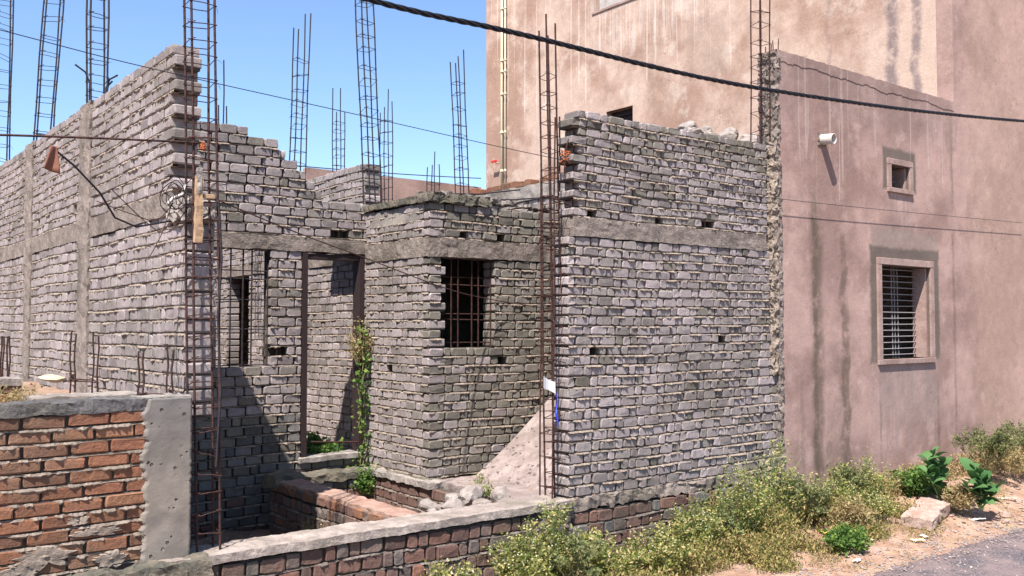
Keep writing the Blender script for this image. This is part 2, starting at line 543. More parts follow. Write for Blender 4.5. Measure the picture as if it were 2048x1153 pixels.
def smooth_noise(n, k, rs):
    a = rs.rand(n // k + 3)
    x = np.arange(n) / k
    i = x.astype(int); t = x - i; t = t * t * (3 - 2 * t)
    return a[i] * (1 - t) + a[i + 1] * t


def mortar_strip(acc, x0, x1, z, rec, lip, rs, step=.02, wave=None, jt=.012):
    n = int((x1 - x0) / step) + 2
    xs = np.linspace(x0, x1, n) + (rs.rand(n) - .5) * step * .5
    xs[0] = x0; xs[-1] = x1
    zz = z + (wave(xs) if wave else 0)
    sm = smooth_noise(n, 12, rs); wh = rs.rand(n) ** 2.5; md = smooth_noise(n, 3, rs)
    act = np.clip((sm - .2) * 4, 0, 1) * np.clip((md - .25) * 5, .12, 1)
    p = (-.10 + .25 * sm + .30 * md + .75 * wh) * lip * act - .010 * (1 - act)
    dr = (.25 + .8 * md * sm + .9 * rs.rand(n) ** 1.6) * .015 * act
    up = jt * (.45 + .3 * rs.rand(n))
    rows = [np.stack([xs, np.full(n, rec + .004), zz + up * .8], 1), np.stack([xs, -p * .35 + .003, zz + up], 1),
            np.stack([xs, -p, zz + .002 - dr * .55], 1), np.stack([xs, -p * .3, zz - dr], 1), np.stack([xs, np.full(n, rec + .004), zz - dr * .8 - .001], 1)]
    v = np.concatenate(rows)
    k = len(rows)
    i = np.arange(n - 1)
    fs = []
    for r in range(k - 1):
        fs.append(np.stack([r * n + i, (r + 1) * n + i, (r + 1) * n + i + 1, r * n + i + 1], 1))
    acc.append((v, np.concatenate(fs)))


def join_strips(acc, name, mat, parent):
    off = 0; V = []; F = []
    for v, f in acc:
        V.append(v); F.append(f + off); off += len(v)
    V = np.concatenate(V); F = np.concatenate(F)
    o = put(bpy.data.objects.new(name, mesh_np(name, V, F.ravel(), np.full(len(F), 4), mat)), parent)
    tag(o, kind='stuff')
    return o


def lay_wall(root, facing, courses, limits, mat, seed, openings=(), holes=(), t=.2, pattern='flemish', rec=.042, lip=.017,
             core_mat=None, mortar_mat=None, jt=.013, free=(True, True), wave_amp=.006, keep=300, matfn=None, skip=(), miss=0.0, step=.013):
    """lay one wall in the local frame of root (x along, y into the wall, z up)"""
    rr = random.Random(seed); rs = np.random.RandomState(seed)
    ph = rr.uniform(0, 6)
    def wave(x): return wave_amp * (np.sin(x * 1.9 + ph) + .6 * np.sin(x * 4.7 + ph * 2))
    M = Matrix.Translation(root.location) @ root.rotation_euler.to_matrix().to_4x4()
    core = MB(); acc = []; bricks = []
    for ci, (z, h) in enumerate(courses):
        lim = limits(ci, z)
        if lim is None: continue
        xa, xb = lim
        segs = [(xa, xb)]
        for (o0, o1, p0, p1) in openings:
            if z + h * .5 > p0 and z + h * .5 < p1:
                ns = []
                for a, b in segs:
                    if o1 <= a or o0 >= b: ns.append((a, b)); continue
                    if o0 - a > .05: ns.append((a, o0))
                    if b - o1 > .05: ns.append((o1, b))
                segs = ns
        for a, b in segs:
            x = a; k = ci % 2
            if pattern == 'flemish': seq = ('s', 'h') if k else ('h', 's')
            elif pattern == 'running': seq = ('s',)
            elif pattern == 'red': seq = ('r',)
            else: seq = None
            q = 0
            hl = []
            if pattern == 'flemish' and not k:
                x0_first = TSIZE['h'][0]
            lst = []
            while x < b - .02:
                if pattern == 'mixed':
                    key = 'b'; bw = rr.choice((.075, .085, .16, .18, .10, .2))
                else:
                    key = seq[q % len(seq)]
                    if pattern == 'running':
                        if rr.random() < .14: key = 'h'
                        bw = TSIZE[key][0]
                        if q == 0 and k: bw = TSIZE['h'][0]; key = 'h'
                    elif pattern == 'red':
                        bw = .232
                        if q == 0: bw = .12 if k else .232
                        if q == 0 and rr.random() < .3: bw += rr.uniform(-.03, .03)
                    else:
                        bw = TSIZE[key][0]
                        if rr.random() < .05: key = 's' if key == 'h' else 'h'; bw = TSIZE[key][0]
                    bw *= rr.uniform(.93, 1.06)
                if b - (x + bw) < .045: bw = b - x
                hole = None
                for (hx, hz) in holes:
                    if z <= hz < z + h and x <= hx < x + bw: hole = (x, x + bw)
                if hole and bw > .12:
                    bw = .088; hole = (x, x + bw)
                if hole: hl.append(hole)
                elif not any(s0 < x + bw * .5 < s1 and q0 < z + h * .5 < q1 for s0, s1, q0, q1 in skip) and rr.random() >= miss:
                    lst.append((x, bw, key))
                x += bw + jt * rr.uniform(.75, 1.6)
                q += 1
            for bi, (x, bw, key) in enumerate(lst):
                sz = TSIZE[key]
                bh = (h - jt) * rr.uniform(.94, 1.03)
                end = (bi == 0 and free[0] or bi == len(lst) - 1 and free[1])
                dy = t / sz[2] * .98 if end else 1.0
                pr = rr.gauss(0, .0035) - (.004 if rr.random() < .1 else 0)
                L = Vector((x, pr, z + jt + float(wave(x + bw / 2))))
                bricks.append((L, (bw / sz[0], dy, bh / sz[1]), key, rr.randrange(9), rr.gauss(0, .010), rr.gauss(0, .010), bw, bh))
            # core behind the faces, with pockets at the missing bricks
            cuts = [a + .012] + [c for hh in hl for c in hh] + [b - .012]
            for i in range(0, len(cuts) - 1):
                c0, c1 = cuts[i], cuts[i + 1]
                if c1 - c0 < .004: continue
                core.quadbox((c0, .125 if i % 2 else rec, z), (c1, t - .006, z + h))
            e = 0
            mortar_strip(acc, a + .003, b - .003, z, rec, lip, rs, wave=wave, jt=jt, step=step)
    core.build('mortar_core', core_mat or MORTAR_DARK, root)
    join_strips(acc, 'mortar_joint', mortar_mat or MORTAR, root)
    nx = facing == 'X'
    sc = []
    for b in bricks:
        p = M @ (b[0] + Vector((b[6] / 2, 0, b[7] / 2)))
        sc.append(photo_size(p.x, p.y, p.z, b[6], b[7], nx))
    order = sorted(range(len(bricks)), key=lambda i: -sc[i])
    single = [i for i in order[:keep] if sc[i] > 0]
    sset = set(single)
    for i in single:
        L, s, key, ti, rz, ry, bw, bh = bricks[i]
        mm = matfn(L.x, L.z, rr) if matfn else mat
        o = bpy.data.objects.new('brick', brick_mesh(key, ti, mm))
        put(o, root)
        o.location = L; o.scale = s; o.rotation_euler = (0, ry, rz)
    rest = {}
    for i in range(len(bricks)):
        if i in sset: continue
        L, s, key, ti, rz, ry, bw, bh = bricks[i]
        mm = matfn(L.x, L.z, rr) if matfn else mat
        rest.setdefault(mm.name, []).append((i, mm))
    for nm, lst in rest.items():
        V = []; F = []; Z = []; off = 0
        for i, mm in lst:
            L, s, key, ti, rz, ry, bw, bh = bricks[i]
            v, f, z = TEMPL[key][ti]
            m = (Matrix.Rotation(rz, 3, 'Z') @ Matrix.Rotation(ry, 3, 'Y')) @ Matrix.Diagonal(s)
            V.append(v @ np.array(m).T + np.array(L)); F.append(np.array(f) + off); Z += z; off += len(v)
        o = put(bpy.data.objects.new('distant_bricks', mesh_np('distant_bricks', np.concatenate(V), np.concatenate(F), Z, lst[0][1])), root)
        tag(o, kind='stuff')
    return root


def courses(*zones):
    out = []
    for z0, z1, n in zones:
        for i in range(n): out.append((z0 + (z1 - z0) * i / n, (z1 - z0) / n))
    return out


def band(root, x0, x1, z0, z1, t, seed, mat=None, amp=.012, res=.03, name='lintel_band', pr=.012):
    return rough_block((x0, -pr, z0), (x1, t, z1), res, amp, seed, 8, fine=.3).build(name, mat or BAND, root)


# ================================================================== THE GROUND
def gz(x, y):
    s = max(0, min(1, (y - 4.7) / 1.3)) ; s = s * s * (3 - 2 * s)
    e = max(0, min(1, (x - 7.0) / 2.5))
    h = (.16 + .035 * max(0, min(8, x - 9))) * s * e
    k = 1 if 4.6 < y else .25
    return h + k * (.035 * noise.noise(Vector((x * 1.3, y * 1.3, 0))) + .018 * noise.noise(Vector((x * 6, y * 6, 4))))


def lin(a, b, s): return [a + (b - a) * i / int(round((b - a) / s)) for i in range(int(round((b - a) / s)))]
xs = [-300, -80, -20, -6] + lin(-2, 16, .10) + [16, 20, 40, 120, 400]
ys = [-300, -60, -15, -4] + lin(1, 6.4, .08) + [6.4, 9, 14, 20, 40, 120, 500]
v = [(x, y, gz(x, y) if -2 < x < 17 and .9 < y < 6.5 else -.02) for x in xs for y in ys]
n_ = len(ys)
f = [(i * n_ + j, (i + 1) * n_ + j, (i + 1) * n_ + j + 1, i * n_ + j + 1) for i in range(len(xs) - 1) for j in range(n_ - 1)]
gm = mesh_np('ground', v, [q for t in f for q in t], [4] * len(f), plain_rough('roadside_dirt', (.23, .140, .095), (.35, .23, .165), 3, .02, dark=(.22, .19, .11), dk=.55, bsc=22), True)
tag(put(bpy.data.objects.new('ground', gm)), kind='structure')


def road():
    n = NT('asphalt', .95)
    c = n.mix(n.step(n.noise(2.5, 5, .7), .4, .62), (.065, .058, .066), (.17, .125, .12))
    c = n.mix(n.step(n.noise(90, 3, .7), .5, .62), c, (.21, .18, .18))
    c = n.mix(n.mul(n.step(n.Y, 4.0, 4.9), .25), c, (.30, .20, .15))
    m = n.out(c, n.noise(80, 4, .7), .012)
    xs = lin(-2, 22, .15); rows = 26
    v = []
    for x in xs:
        e = 4.55 + .22 * noise.noise(Vector((x * .9, 3, 0))) + .10 * noise.noise(Vector((x * 4, 8, 0))) + .06 * noise.noise(Vector((x * 12, 2, 0)))
        for j in range(rows):
            y = e - (j / (rows - 1)) * 8.5
            hh = gz(x, y) if -2 < x < 17 and y > .9 else .0
            v.append((x, y, max(hh, 0) * (0 if y < .9 else 1) + .05 if j else hh - .01))
    f = [(i * rows + j, i * rows + j + 1, (i + 1) * rows + j + 1, (i + 1) * rows + j) for i in range(len(xs) - 1) for j in range(rows - 1)]
    tag(put(bpy.data.objects.new('road', mesh_np('road', v, [q for t in f for q in t], [4] * len(f), m, True))), kind='structure')


road()


def patch(name, x0, x1, y0, y1, z, res, amp, mat, slope=(0, 0)):
    nx = int((x1 - x0) / res) + 1; ny = int((y1 - y0) / res) + 1
    v = []
    for i in range(nx + 1):
        for j in range(ny + 1):
            x = x0 + (x1 - x0) * i / nx; y = y0 + (y1 - y0) * j / ny
            h = amp * (noise.noise(Vector((x * 2.2, y * 2.2, 5))) + .5 * noise.noise(Vector((x * 8, y * 8, 9))))
            v.append((x, y, z + h + slope[0] * (x - x0) + slope[1] * (y - y0)))
    f = [(i * (ny + 1) + j, (i + 1) * (ny + 1) + j, (i + 1) * (ny + 1) + j + 1, i * (ny + 1) + j + 1) for i in range(nx) for j in range(ny)]
    return tag(put(bpy.data.objects.new(name, mesh_np(name, v, [q for t in f for q in t], [4] * len(f), mat, True))), kind='structure')


patch('pit_ground', 2.2, 4.0, 6.3, 9.3, .06, .08, .06, EARTH)
patch('plinth_ground', 4.12, 5.2, 6.35, 9.2, .53, .05, .05, EARTH, (.0, -.17))
patch('raised_ground', -3, 2.24, 6.4, 17, 1.52, .12, .05, EARTH)
patch('yard_ground', 2.4, 12.4, 9.35, 22, .52, .25, .05, EARTH)
patch('passage_ground', 5.2, 8.5, 6.4, 8.0, .58, .07, .03, EARTH)

# ================================================================== WALLS
# --- long left wall (faces -X)
YM = 17.0
AZ = 1.5
A = thing('brick_wall', 'long grey brick wall on the left with concrete pilasters, running back from the rebar column', 'brick wall', (2.22, YM, AZ), -math.pi / 2)
piers = [(YM - 9.38, YM - 9.02), (YM - 11.80, YM - 11.48), (YM - 14.3, YM - 13.95)]
near = YM - 6.47
crs = courses((0, 1.44, 15), (1.62, 2.70, 12))
crs = [(z, h) for z, h in crs]
zt = 1.62
def limA(i, z):
    if z < zt: return (0, near - (.0 if i % 2 else .008))
    return (0, YM - 6.83 + (.05 if i % 2 else -.01))
lay_wall(A, 'X', crs, limA, GREY, 3, openings=[(a, b, -1, 9) for a, b in piers],
         holes=[(YM - 6.72, .19), (YM - 8.45, .19), (YM - 9.55, .19), (YM - 6.62, .28), (YM - 8.3, 1.68), (YM - 9.6, 1.75), (YM - 11.2, 1.75), (YM - 10.4, .2)], free=(False, True), step=.022)
zz = 0
rough_block((0, -.008, 1.445), (YM - 6.80, .2, 1.615), .05, .012, 4, 7, fine=.3).build('lintel_band', BAND, A)
for k, (a, b) in enumerate(piers):
    rough_block((a - .01, -.018, 0), (b + .01, .19, 2.70), .045, .016, 20 + k, 9, fine=.4).build('pilaster', BAND, A)
# the loose lower courses are hidden behind the raised ground
rough_block((YM - 6.86, -.03, 1.38), (YM - 6.42, .19, 1.52), .025, .028, 31, 14, fine=.5).build('broken_mortar', COPING, A)

# --- stepped wall (faces -Y)
B = thing('brick_wall', 'grey brick wall with stepped top, holding the barred window and the empty steel door frame', 'brick wall', (2.43, 9.2, 0))
steps = [(4.19, 3.78), (4.09, 3.78 + .33), (3.99, 4.19), (3.89, 4.33), (3.79, 4.42), (3.69, 4.53), (3.60, 4.61)]
crsB = courses((0, 2.93, 29), (3.09, 4.19, 11))
def limB(i, z):
    top = z + .1
    if top > 3.55:
        for zs, xe in steps:
            if top > zs - .05: return (0, xe - 2.43)
    return (0, 5.24 - 2.43)
def mB(x, z, rr):
    if z < .60: return DARKG if rr.random() < .6 else BROWN
    if z < 1.2: return DARKG if rr.random() < .55 else OLIVE
    return GREY if rr.random() < .92 else OLIVE
lay_wall(B, 'Y', crsB, limB, GREY, 5, openings=[(3.47 - 2.43, 4.035 - 2.43, 1.70, 2.93), (4.385 - 2.43, 5.145 - 2.43, .74, 2.94)],
         pattern='running', matfn=mB, lip=.026, free=(False, True), holes=[(4.17 - 2.43, 1.85), (4.86 - 2.43, 3.13), (4.42 - 2.43, 2.75)])
band(B, .6, 5.24 - 2.43, 2.935, 3.085, .2, 41, amp=.011, pr=.012)
rough_block((1.98, -.06, .0), (2.82, .0, .52), .05, .02, 44, 8).build('plinth', MOSSC, B)
# window grille and door frame of the stepped wall
G_ = tag(put(bpy.data.objects.new('window_grille', None), B)); G_.location = (1.04, .06, 1.71)
for k in range(5):
    x = [.05, .16, .29, .385, .56][k]
    MB().tube([(x, 0, 0), (x + .003, 0, 1.24)], .009, 5).build('vertical_bar', RUSTD, G_)
for z in (.03, .40, .70, .92, 1.0):
    MB().tube([(-.02, .012, z), (.58, .012, z + R.uniform(-.006, .006))], .006, 5).build('cross_bar', RUSTD, G_)
D_ = put(bpy.data.objects.new('door_frame', None), B); D_.location = (1.955, .04, .74)
MB().bevbox((.006, -.055, 0), (.066, .12, 2.18), .004).build('jamb', FRAME, D_)
MB().bevbox((.700, -.04, 0), (.755, .12, 2.16), .004).build('jamb', FRAME, D_)
MB().bevbox((.068, -.03, 2.12), (.698, .118, 2.178), .004).build('head', FRAME, D_)
MB().tube([(.03, .0, .17), (.8, -.01, .11)], .010, 6).build('tie_bar', RUST, D_)
rough_block((1.93, -.05, .70), (2.80, .21, .752), .04, .012, 45, 9).build('threshold', COPING, B)

# --- projecting room: side (faces -X) and front (faces -Y)
Dw = thing('brick_wall', 'pale side wall of the small projecting room, just right of the steel door frame', 'brick wall', (5.15, 9.19, .62), -math.pi / 2)
crsD = courses((0, 2.22, 24), (2.42, 2.77, 4))
nearD = 9.19 - 7.9
lay_wall(Dw, 'X', crsD, lambda i, z: (0, nearD - (.105 if i % 2 else .004)), GREY, 8, holes=[(9.19 - 8.66, 1.02)], free=(False, True))
band(Dw, 0, nearD + .012, 2.22, 2.415, .2, 51, amp=.011, pr=.012)
rough_block((-.02, -.05, -.62), (nearD + .05, .19, -.005), .05, .022, 52, 7, fine=.3).build('plinth', MOSSC, Dw)
band(Dw, -.02, nearD + .03, 2.785, 2.85, .24, 53, MOSSC, .016, .03, 'slab_edge', .035)

Ew = thing('brick_wall', 'olive stained front wall of the small projecting room with the black barred window', 'brick wall', (5.15, 7.9, .62))
mE = lambda x, z, rr: OLIVE if (rr.random() < .85 or x > .9) else GREY
lay_wall(Ew, 'Y', crsD, lambda i, z: (.105 if (i % 2 == 0) else .004, 2.68), OLIVE, 9,
         openings=[(5.295 - 5.15, 5.975 - 5.15, 1.29, 2.22)], holes=[(5.42 - 5.15 + .15, 2.46), (6.02 - 5.15, 2.46), (6.13 - 5.15, 1.16)], matfn=mE, free=(True, False))
band(Ew, -.012, 2.6, 2.225, 2.41, .2, 55, amp=.011, pr=.012)
band(Ew, -.03, .75, 2.775, 2.87, .2, 56, MOSSC, .03, .025, 'slab_edge', .03)
gr = put(bpy.data.objects.new('window_grille', None), Ew); gr.location = (.145, .06, 1.29)
for x in (.165, .25, .425, .51, .672):
    MB().tube([(x, 0, 0), (x, 0, .93)], .0075, 5).build('vertical_bar', RUST, gr)
for z in (.06, .30, .355, .66, .735):
    MB().tube([(0, .013, z), (.68, .013, z + R.uniform(-.01, .01))], .006, 5).build('cross_bar', RUST, gr)
rough_block((-.0, .2, 2.60), (2.6, 2.6, 2.76), .3, .01, 58, 4).build('roof_slab', CONC, Ew)
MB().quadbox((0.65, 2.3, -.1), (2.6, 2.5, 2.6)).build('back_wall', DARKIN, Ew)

# --- wall behind the door opening (faces -X)
Iw = thing('brick_wall', 'sunlit grey brick wall seen through the steel door frame, its stub end rising above the stepped wall', 'brick wall', (5.52, 16.2, .55), -math.pi / 2)
nI = 16.2 - 9.42; nI2 = 16.2 - 9.86
lay_wall(Iw, 'X', courses((0, 2.34, 24), (2.50, 3.54, 11)), lambda i, z: (0, nI - .01 * (i % 2)) if z < 2.5 else ((16.2 - 15.4) if z > 2.9 else 0, nI2 - (.02 if i % 2 else 0)),
         GREY, 12, openings=[(16.2 - 14.2, 16.2 - 13.35, -1, 2.34)], holes=[(16.2 - 10.1, .95), (16.2 - 13.0, .9), (16.2 - 14.4, 2.9)], step=.03)
rough_block((0, -.015, 2.345), (nI, .2, 2.495), .07, .014, 61, 6).build('lintel_band', BAND, Iw)
# low cross wall in the shade behind the opening
Jw = thing('brick_wall', 'shaded brick cross wall behind the opening, glimpsed through the barred window', 'brick wall', (5.75, 13.2 + 2.2, .55))
lay_wall(Jw, 'Y', courses((0, 2.6, 26)), lambda i, z: (0, 3.2), GREY, 13, step=.05, keep=120)

MB().quadbox((-.02, -2.9, 2.45), (3.4, .2, 2.58)).build('roof_slab', CONC, Jw)  # unseen slab, added to keep the opening behind the window dark
MB().quadbox((2.2, -2.9, 0), (2.4, -.01, 2.44)).build('inner_wall', DARKIN, Jw)  # unseen side wall, added to shut daylight out under the slab
MB().quadbox((.0, -2.9, 0), (2.19, -2.7, 2.44)).build('inner_wall', DARKIN, Jw)  # unseen near wall, added for the same darkness

# --- right hand front wall (faces -Y)
Cw = thing('brick_wall', 'tall grey brick wall right of the central rebar column, three square holes above its band', 'brick wall', (5.50, 6.2, .62))
crsC = courses((0, 1.16, 12), (1.16, 2.32, 13), (2.50, 3.47, 12))
def limC(i, z):
    R2 = 8.38 - 5.5
    if z < 2.4: return (.0 + .006 * (i % 2), R2 + (.15 if z < 1.1 else .03))
    j = i - 25
    return (.14 if j % 2 else .06, R2 - .01)
mC = lambda x, z, rr: GREY if (rr.random() < .95 and not (z > 3.1 and rr.random() < .5)) else OLIVE
lay_wall(Cw, 'Y', crsC, limC, GREY, 17, holes=[(.33, 1.27), (.31, 2.55), (1.16, 2.55), (1.96, 2.55), (2.13, 1.36)], matfn=mC, lip=.026, free=(True, False))
band(Cw, .07, 2.84, 2.325, 2.495, .2, 63, amp=.011, pr=.012)
rough_block((-.02, -.03, -.10), (2.85, .2, -.003), .03, .028, 64, 11, fine=.4).build('footing_mortar', BAND, Cw)
# rough cast column at its right end
rough_block((2.92, -.03, 1.0), (3.02, .16, 3.50), .020, .030, 65, 13, fine=.5).build('rough_column', MORTAR, Cw)

# brown footing of the right wall
Pw = thing('brick_footing', 'old brown brick footing half hidden by weeds below the tall grey wall', 'footing', (5.52, 6.16, -.05))
lay_wall(Pw, 'Y', courses((0, .55, 5)), lambda i, z: (0, 3.4), BROWN, 19, pattern='mixed', mortar_mat=BAND, lip=.02, rec=.026, t=.22, wave_amp=.008,
         matfn=lambda x, z, rr: BROWN if rr.random() < .75 else DARKG)
rough_block((-.42, -.02, 0), (-.02, .26, .66), .03, .030, 68, 8, fine=.4).build('column_footing', BAND, Pw)

# --- wall at the back (faces -X) with red bricks along its top
Hw = thing('brick_wall', 'sloping-looking back wall of grey bricks topped with a row of broken red bricks', 'brick wall', (7.8, 14.2, 2.2), -math.pi / 2)
lay_wall(Hw, 'X', courses((0, 1.15, 11), (1.2, 1.60, 4)), lambda i, z: (0, 14.2 - 6.5), OLIVE, 21, step=.035, matfn=lambda x, z, rr: GREY if rr.random() < .6 else OLIVE)
rough_block((0, -.02, 1.60), (7.7, .2, 1.80), .07, .02, 71, 6).build('cement_band', COPING, Hw)
q = MB()
x = .1
rb = 0
while x < 7.3:
    wd = R.uniform(.1, .2)
    if R.random() < .88:
        o = put(bpy.data.objects.new('red_brick', brick_mesh('b', R.randrange(9), RED)), Hw)
        o.location = (x, R.uniform(-.01, .02), 1.80); o.scale = (wd / .12, 1.7, R.uniform(.7, 1.15)); o.rotation_euler = (0, R.gauss(0, .04), R.gauss(0, .05))
    x += wd + .012
MB().quadbox((0, .01, -1.6), (7.7, .19, 0)).build('lower_wall', MORTAR_DARK, Hw)

# --- far plastered wall
Fw = thing('plastered_wall', 'distant smooth brown plastered wall between the rebar columns and the pale house', 'wall', (8.2, 17, 0))
rough_block((0, 0, 0), (4.28, .2, 5.27), .4, .01, 73, 2).build('wall', PF, Fw)
# hazy tie wire between it
# ================================================================== FRONT LOW WALLS
Lw = thing('low_wall', 'low wall of old brown bricks with pale cement top across the foreground', 'low wall', (-1.2, 6.12, -.03))
lay_wall(Lw, 'Y', courses((0, .585, 5)), lambda i, z: (0, 6.3), BROWN, 23, pattern='mixed', mortar_mat=BAND, t=.28, lip=.022, rec=.028, wave_amp=.012, free=(False, False))
rough_block((3.1, -.02, .605), (6.66, .30, .668), .022, .010, 75, 6, fine=.35).build('cement_coping', plain_rough('wall_top_cement', (.22, .185, .16), (.34, .29, .255), 6, .012, dark=(.14, .12, .095), dk=.6), Lw)
rough_block((-.1, -.10, .50), (3.46, .06, .665), .028, .026, 76, 8, fine=.4).build('stone_ledge', MOSSC, Lw)
# cement face under the ledge of the left part
rough_block((1.6, -.07, .0), (3.75, .0, .5), .04, .026, 77, 6, fine=.4).build('cement_face', MOSSC, Lw)

Rw = thing('red_brick_wall', 'low wall of bright red bricks with grey cement top at the lower left', 'brick wall', (-1.3, 6.2, .64))
lay_wall(Rw, 'Y', courses((0, .958, 11)), lambda i, z: (0, 1.885 + 1.3), RED, 25, pattern='red', mortar_mat=MORTAR, core_mat=MORTAR_DARK, lip=.020, rec=.022, t=.23, wave_amp=.006, jt=.014, step=.014, free=(False, False))
rough_block((0, -.008, .962), (3.22, .25, 1.040), .018, .012, 79, 10, fine=.4).build('cement_coping', plain_rough('dark_cement', (.075, .072, .072), (.135, .128, .125), 8, .018), Rw)
# cement smears over the lower bricks
for k, (cx, cz, rx, rz_) in enumerate(((2.60, .12, .17, .07), (2.88, .23, .17, .03), (2.46, .04, .1, .06), (2.98, .05, .10, .05), (2.78, .31, .07, .025), (1.9, .5, .1, .02))):
    mb = MB(); nr, na = 6, 48
    mb.v.append((cx, -.016, cz))
    for i in range(1, nr + 1):
        for j in range(na):
            a = 2 * math.pi * j / na
            rr_ = i / nr * (1 + .6 * noise.noise(Vector((math.cos(a) * 2, math.sin(a) * 2, k * 3.3))) + .3 * noise.noise(Vector((math.cos(a) * 6, math.sin(a) * 6, k * 1.3))))
            px, pz = cx + rx * rr_ * math.cos(a), cz + rz_ * rr_ * math.sin(a)
            mb.v.append((px, (-.010 if i < nr else .012) + .009 * noise.noise(Vector((px * 20, pz * 20, k))), pz))
    for j in range(na): mb.f.append((0, 1 + j, 1 + (j + 1) % na)[::-1])
    for i in range(nr - 1):
        for j in range(na):
            j2 = (j + 1) % na
            mb.f.append((1 + i * na + j, 1 + i * na + j2, 1 + (i + 1) * na + j2, 1 + (i + 1) * na + j))
    mb.build('cement_smear', MORTAR, Rw)

# cast concrete column with ragged edges at its end
cc = thing('concrete_column', 'short grey cast concrete column with pitted face between the red bricks and the rebar', 'column', (1.875, 6.2, .64))
mb = MB()
nx_, nz_ = 20, 110
k = 0
for i in range(nx_ + 1):
    for j in range(nz_ + 1):
        z = 1.035 * j / nz_
        l = -.012 + .036 * noise.noise(Vector((3, z * 7, 0))) + .018 * noise.noise(Vector((3, z * 23, 0))) + .012 * noise.noise(Vector((3, z * 61, 0))) + (.06 * max(0, z - .82) if z > .8 else 0)
        r = .295 + .006 * noise.noise(Vector((9, z * 12, 0))) + .006 * noise.noise(Vector((9, z * 40, 0)))
        x = l + (r - l) * i / nx_
        y = -.026 + .003 * noise.noise(Vector((x * 12, z * 12, 3)))
        if i == 0: y = .012
        mb.v.append((x, y, z))
for i in range(nx_):
    for j in range(nz_):
        a = i * (nz_ + 1) + j
        mb.f.append((a, a + nz_ + 1, a + nz_ + 2, a + 1))
for j in range(nz_):                                    # right flank
    a = nx_ * (nz_ + 1) + j; k = len(mb.v)
    p, q2 = mb.v[a], mb.v[a + 1]
    mb.v += [(p[0] - .004, .24, p[2]), (q2[0] - .004, .24, q2[2])]
    mb.f.append((a, k, k + 1, a + 1))
for i in range(nx_):                                    # top
    a = i * (nz_ + 1) + nz_; b2 = a + nz_ + 1; k = len(mb.v)
    mb.v += [(mb.v[a][0], .24, mb.v[a][2] - .01), (mb.v[b2][0], .24, mb.v[b2][2] - .01)]
    mb.f.append((a, b2, k + 1, k))
mb.build('cast_face', PIT, cc, True)
rough_block((-.02, -.0, 1.02), (.30, .24, 1.045), .025, .012, 81, 14).build('rough_top', COPING, cc)

# low inner wall running back through the pit
Kw = thing('low_wall', 'low inner wall topped with worn red and brown bricks running back from the foreground wall', 'low wall', (3.86, 8.75, .0), -math.pi / 2)
lay_wall(Kw, 'X', courses((0, .52, 5)), lambda i, z: (0, 2.32), BROWN, 27, pattern='mixed', t=.26, lip=.02, mortar_mat=BAND, free=(True, False))
x = .02
while x < 2.3:                                          # top course of red bricks laid flat
    wd = R.uniform(.09, .20)
    o = put(bpy.data.objects.new('cap_brick', brick_mesh('b', R.randrange(9), R.choice((RED, BROWN, BROWN)))), Kw)
    o.location = (x, R.uniform(-.008, .01), .53); o.scale = (wd / .12, 2.3, .9); o.rotation_euler = (0, R.gauss(0, .015), R.gauss(0, .02))
    x += wd + .012
rough_block((.0, .02, .60), (2.3, .25, .635), .03, .012, 83, 10).build('cement_top', plain_rough('reddish_cement', (.24, .145, .11), (.33, .225, .18), 9, .01, dk=.4), Kw)
rough_block((-.12, -.02, .55), (.16, .27, .69), .03, .03, 84, 7).build('broken_lump', MOSSC, Kw)

# stepped footing in front of the door
Fo = thing('brick_footing', 'stepped mossy brick footing below the empty door opening', 'footing', (4.12, 8.92, .02))
lay_wall(Fo, 'Y', courses((0, .50, 5)), lambda i, z: (0, 1.0), DARKG, 29, pattern='mixed', t=.2, mortar_mat=BAND, matfn=lambda x, z, rr: DARKG if rr.random() < .6 else BROWN)
rough_block((-.02, -.03, .50), (1.03, .26, .58), .035, .02, 86, 9, fine=.4).build('ledge', MOSSC, Fo)
# footing of the projecting room with ledge
Fo2 = thing('brick_footing', 'reddish brick footing with cement ledge below the pale side wall of the projecting room', 'footing', (5.06, 9.0, .10), -math.pi / 2)
lay_wall(Fo2, 'X', courses((0, .45, 4)), lambda i, z: (0, 2.4), BROWN, 33, pattern='mixed', t=.12, mortar_mat=BAND, free=(False, True))
rough_block((-.0, -.03, .452), (1.30, .2, .51), .03, .016, 87, 9).build('ledge', COPING, Fo2)

# doorstep platform and sloping stair slab
Pl = thing('concrete_platform', 'pale cracked concrete platform at the foot of the sloping slab', 'platform', (5.2, 6.47, .42))
rough_block((.0, 0, .10), (.52, 1.40, .185), .03, .010, 88, 7, fine=.3).build('platform_slab', LIGHTC, Pl)
rough_block((.03, .02, 0), (.5, 1.39, .098), .05, .012, 89, 8).build('platform_base', COPING, Pl)
rough_block((.52, .12, .09), (3.0, 1.41, .17), .06, .012, 90, 7, fine=.3).build('floor_slab', LIGHTC, Pl)
Ra = thing('stair_slab', 'grainy pale sloping concrete slab rising to the right behind the rebar', 'ramp', (5.62, 6.55, .545))
mb = MB(); n1, n2 = 34, 22
for i in range(n1 + 1):
    for j in range(n2 + 1):
        s = i / n1; t_ = j / n2
        x = .06 + s * 2.0 - .05 * t_
        zc = max(0, s) * 1.65
        zc = zc * (1 - .0) + .10 * (1 - s) ** 6
        p = Vector((x, .0 + 1.28 * t_, zc - .06 + .008 * noise.noise(Vector((x * 9, t_ * 9, 2)))))
        mb.v.append(tuple(p))
for i in range(n1):
    for j in range(n2):
        a = i * (n2 + 1) + j
        mb.f.append((a, a + n2 + 1, a + n2 + 2, a + 1))
k0 = len(mb.v)
for i in range(n1 + 1):
    p = mb.v[i * (n2 + 1)]; mb.v.append((p[0] + .05, p[1] + .002, p[2] - .17))
for i in range(n1):
    a = i * (n2 + 1); mb.f.append((a, k0 + i, k0 + i + 1, a + n2 + 1))
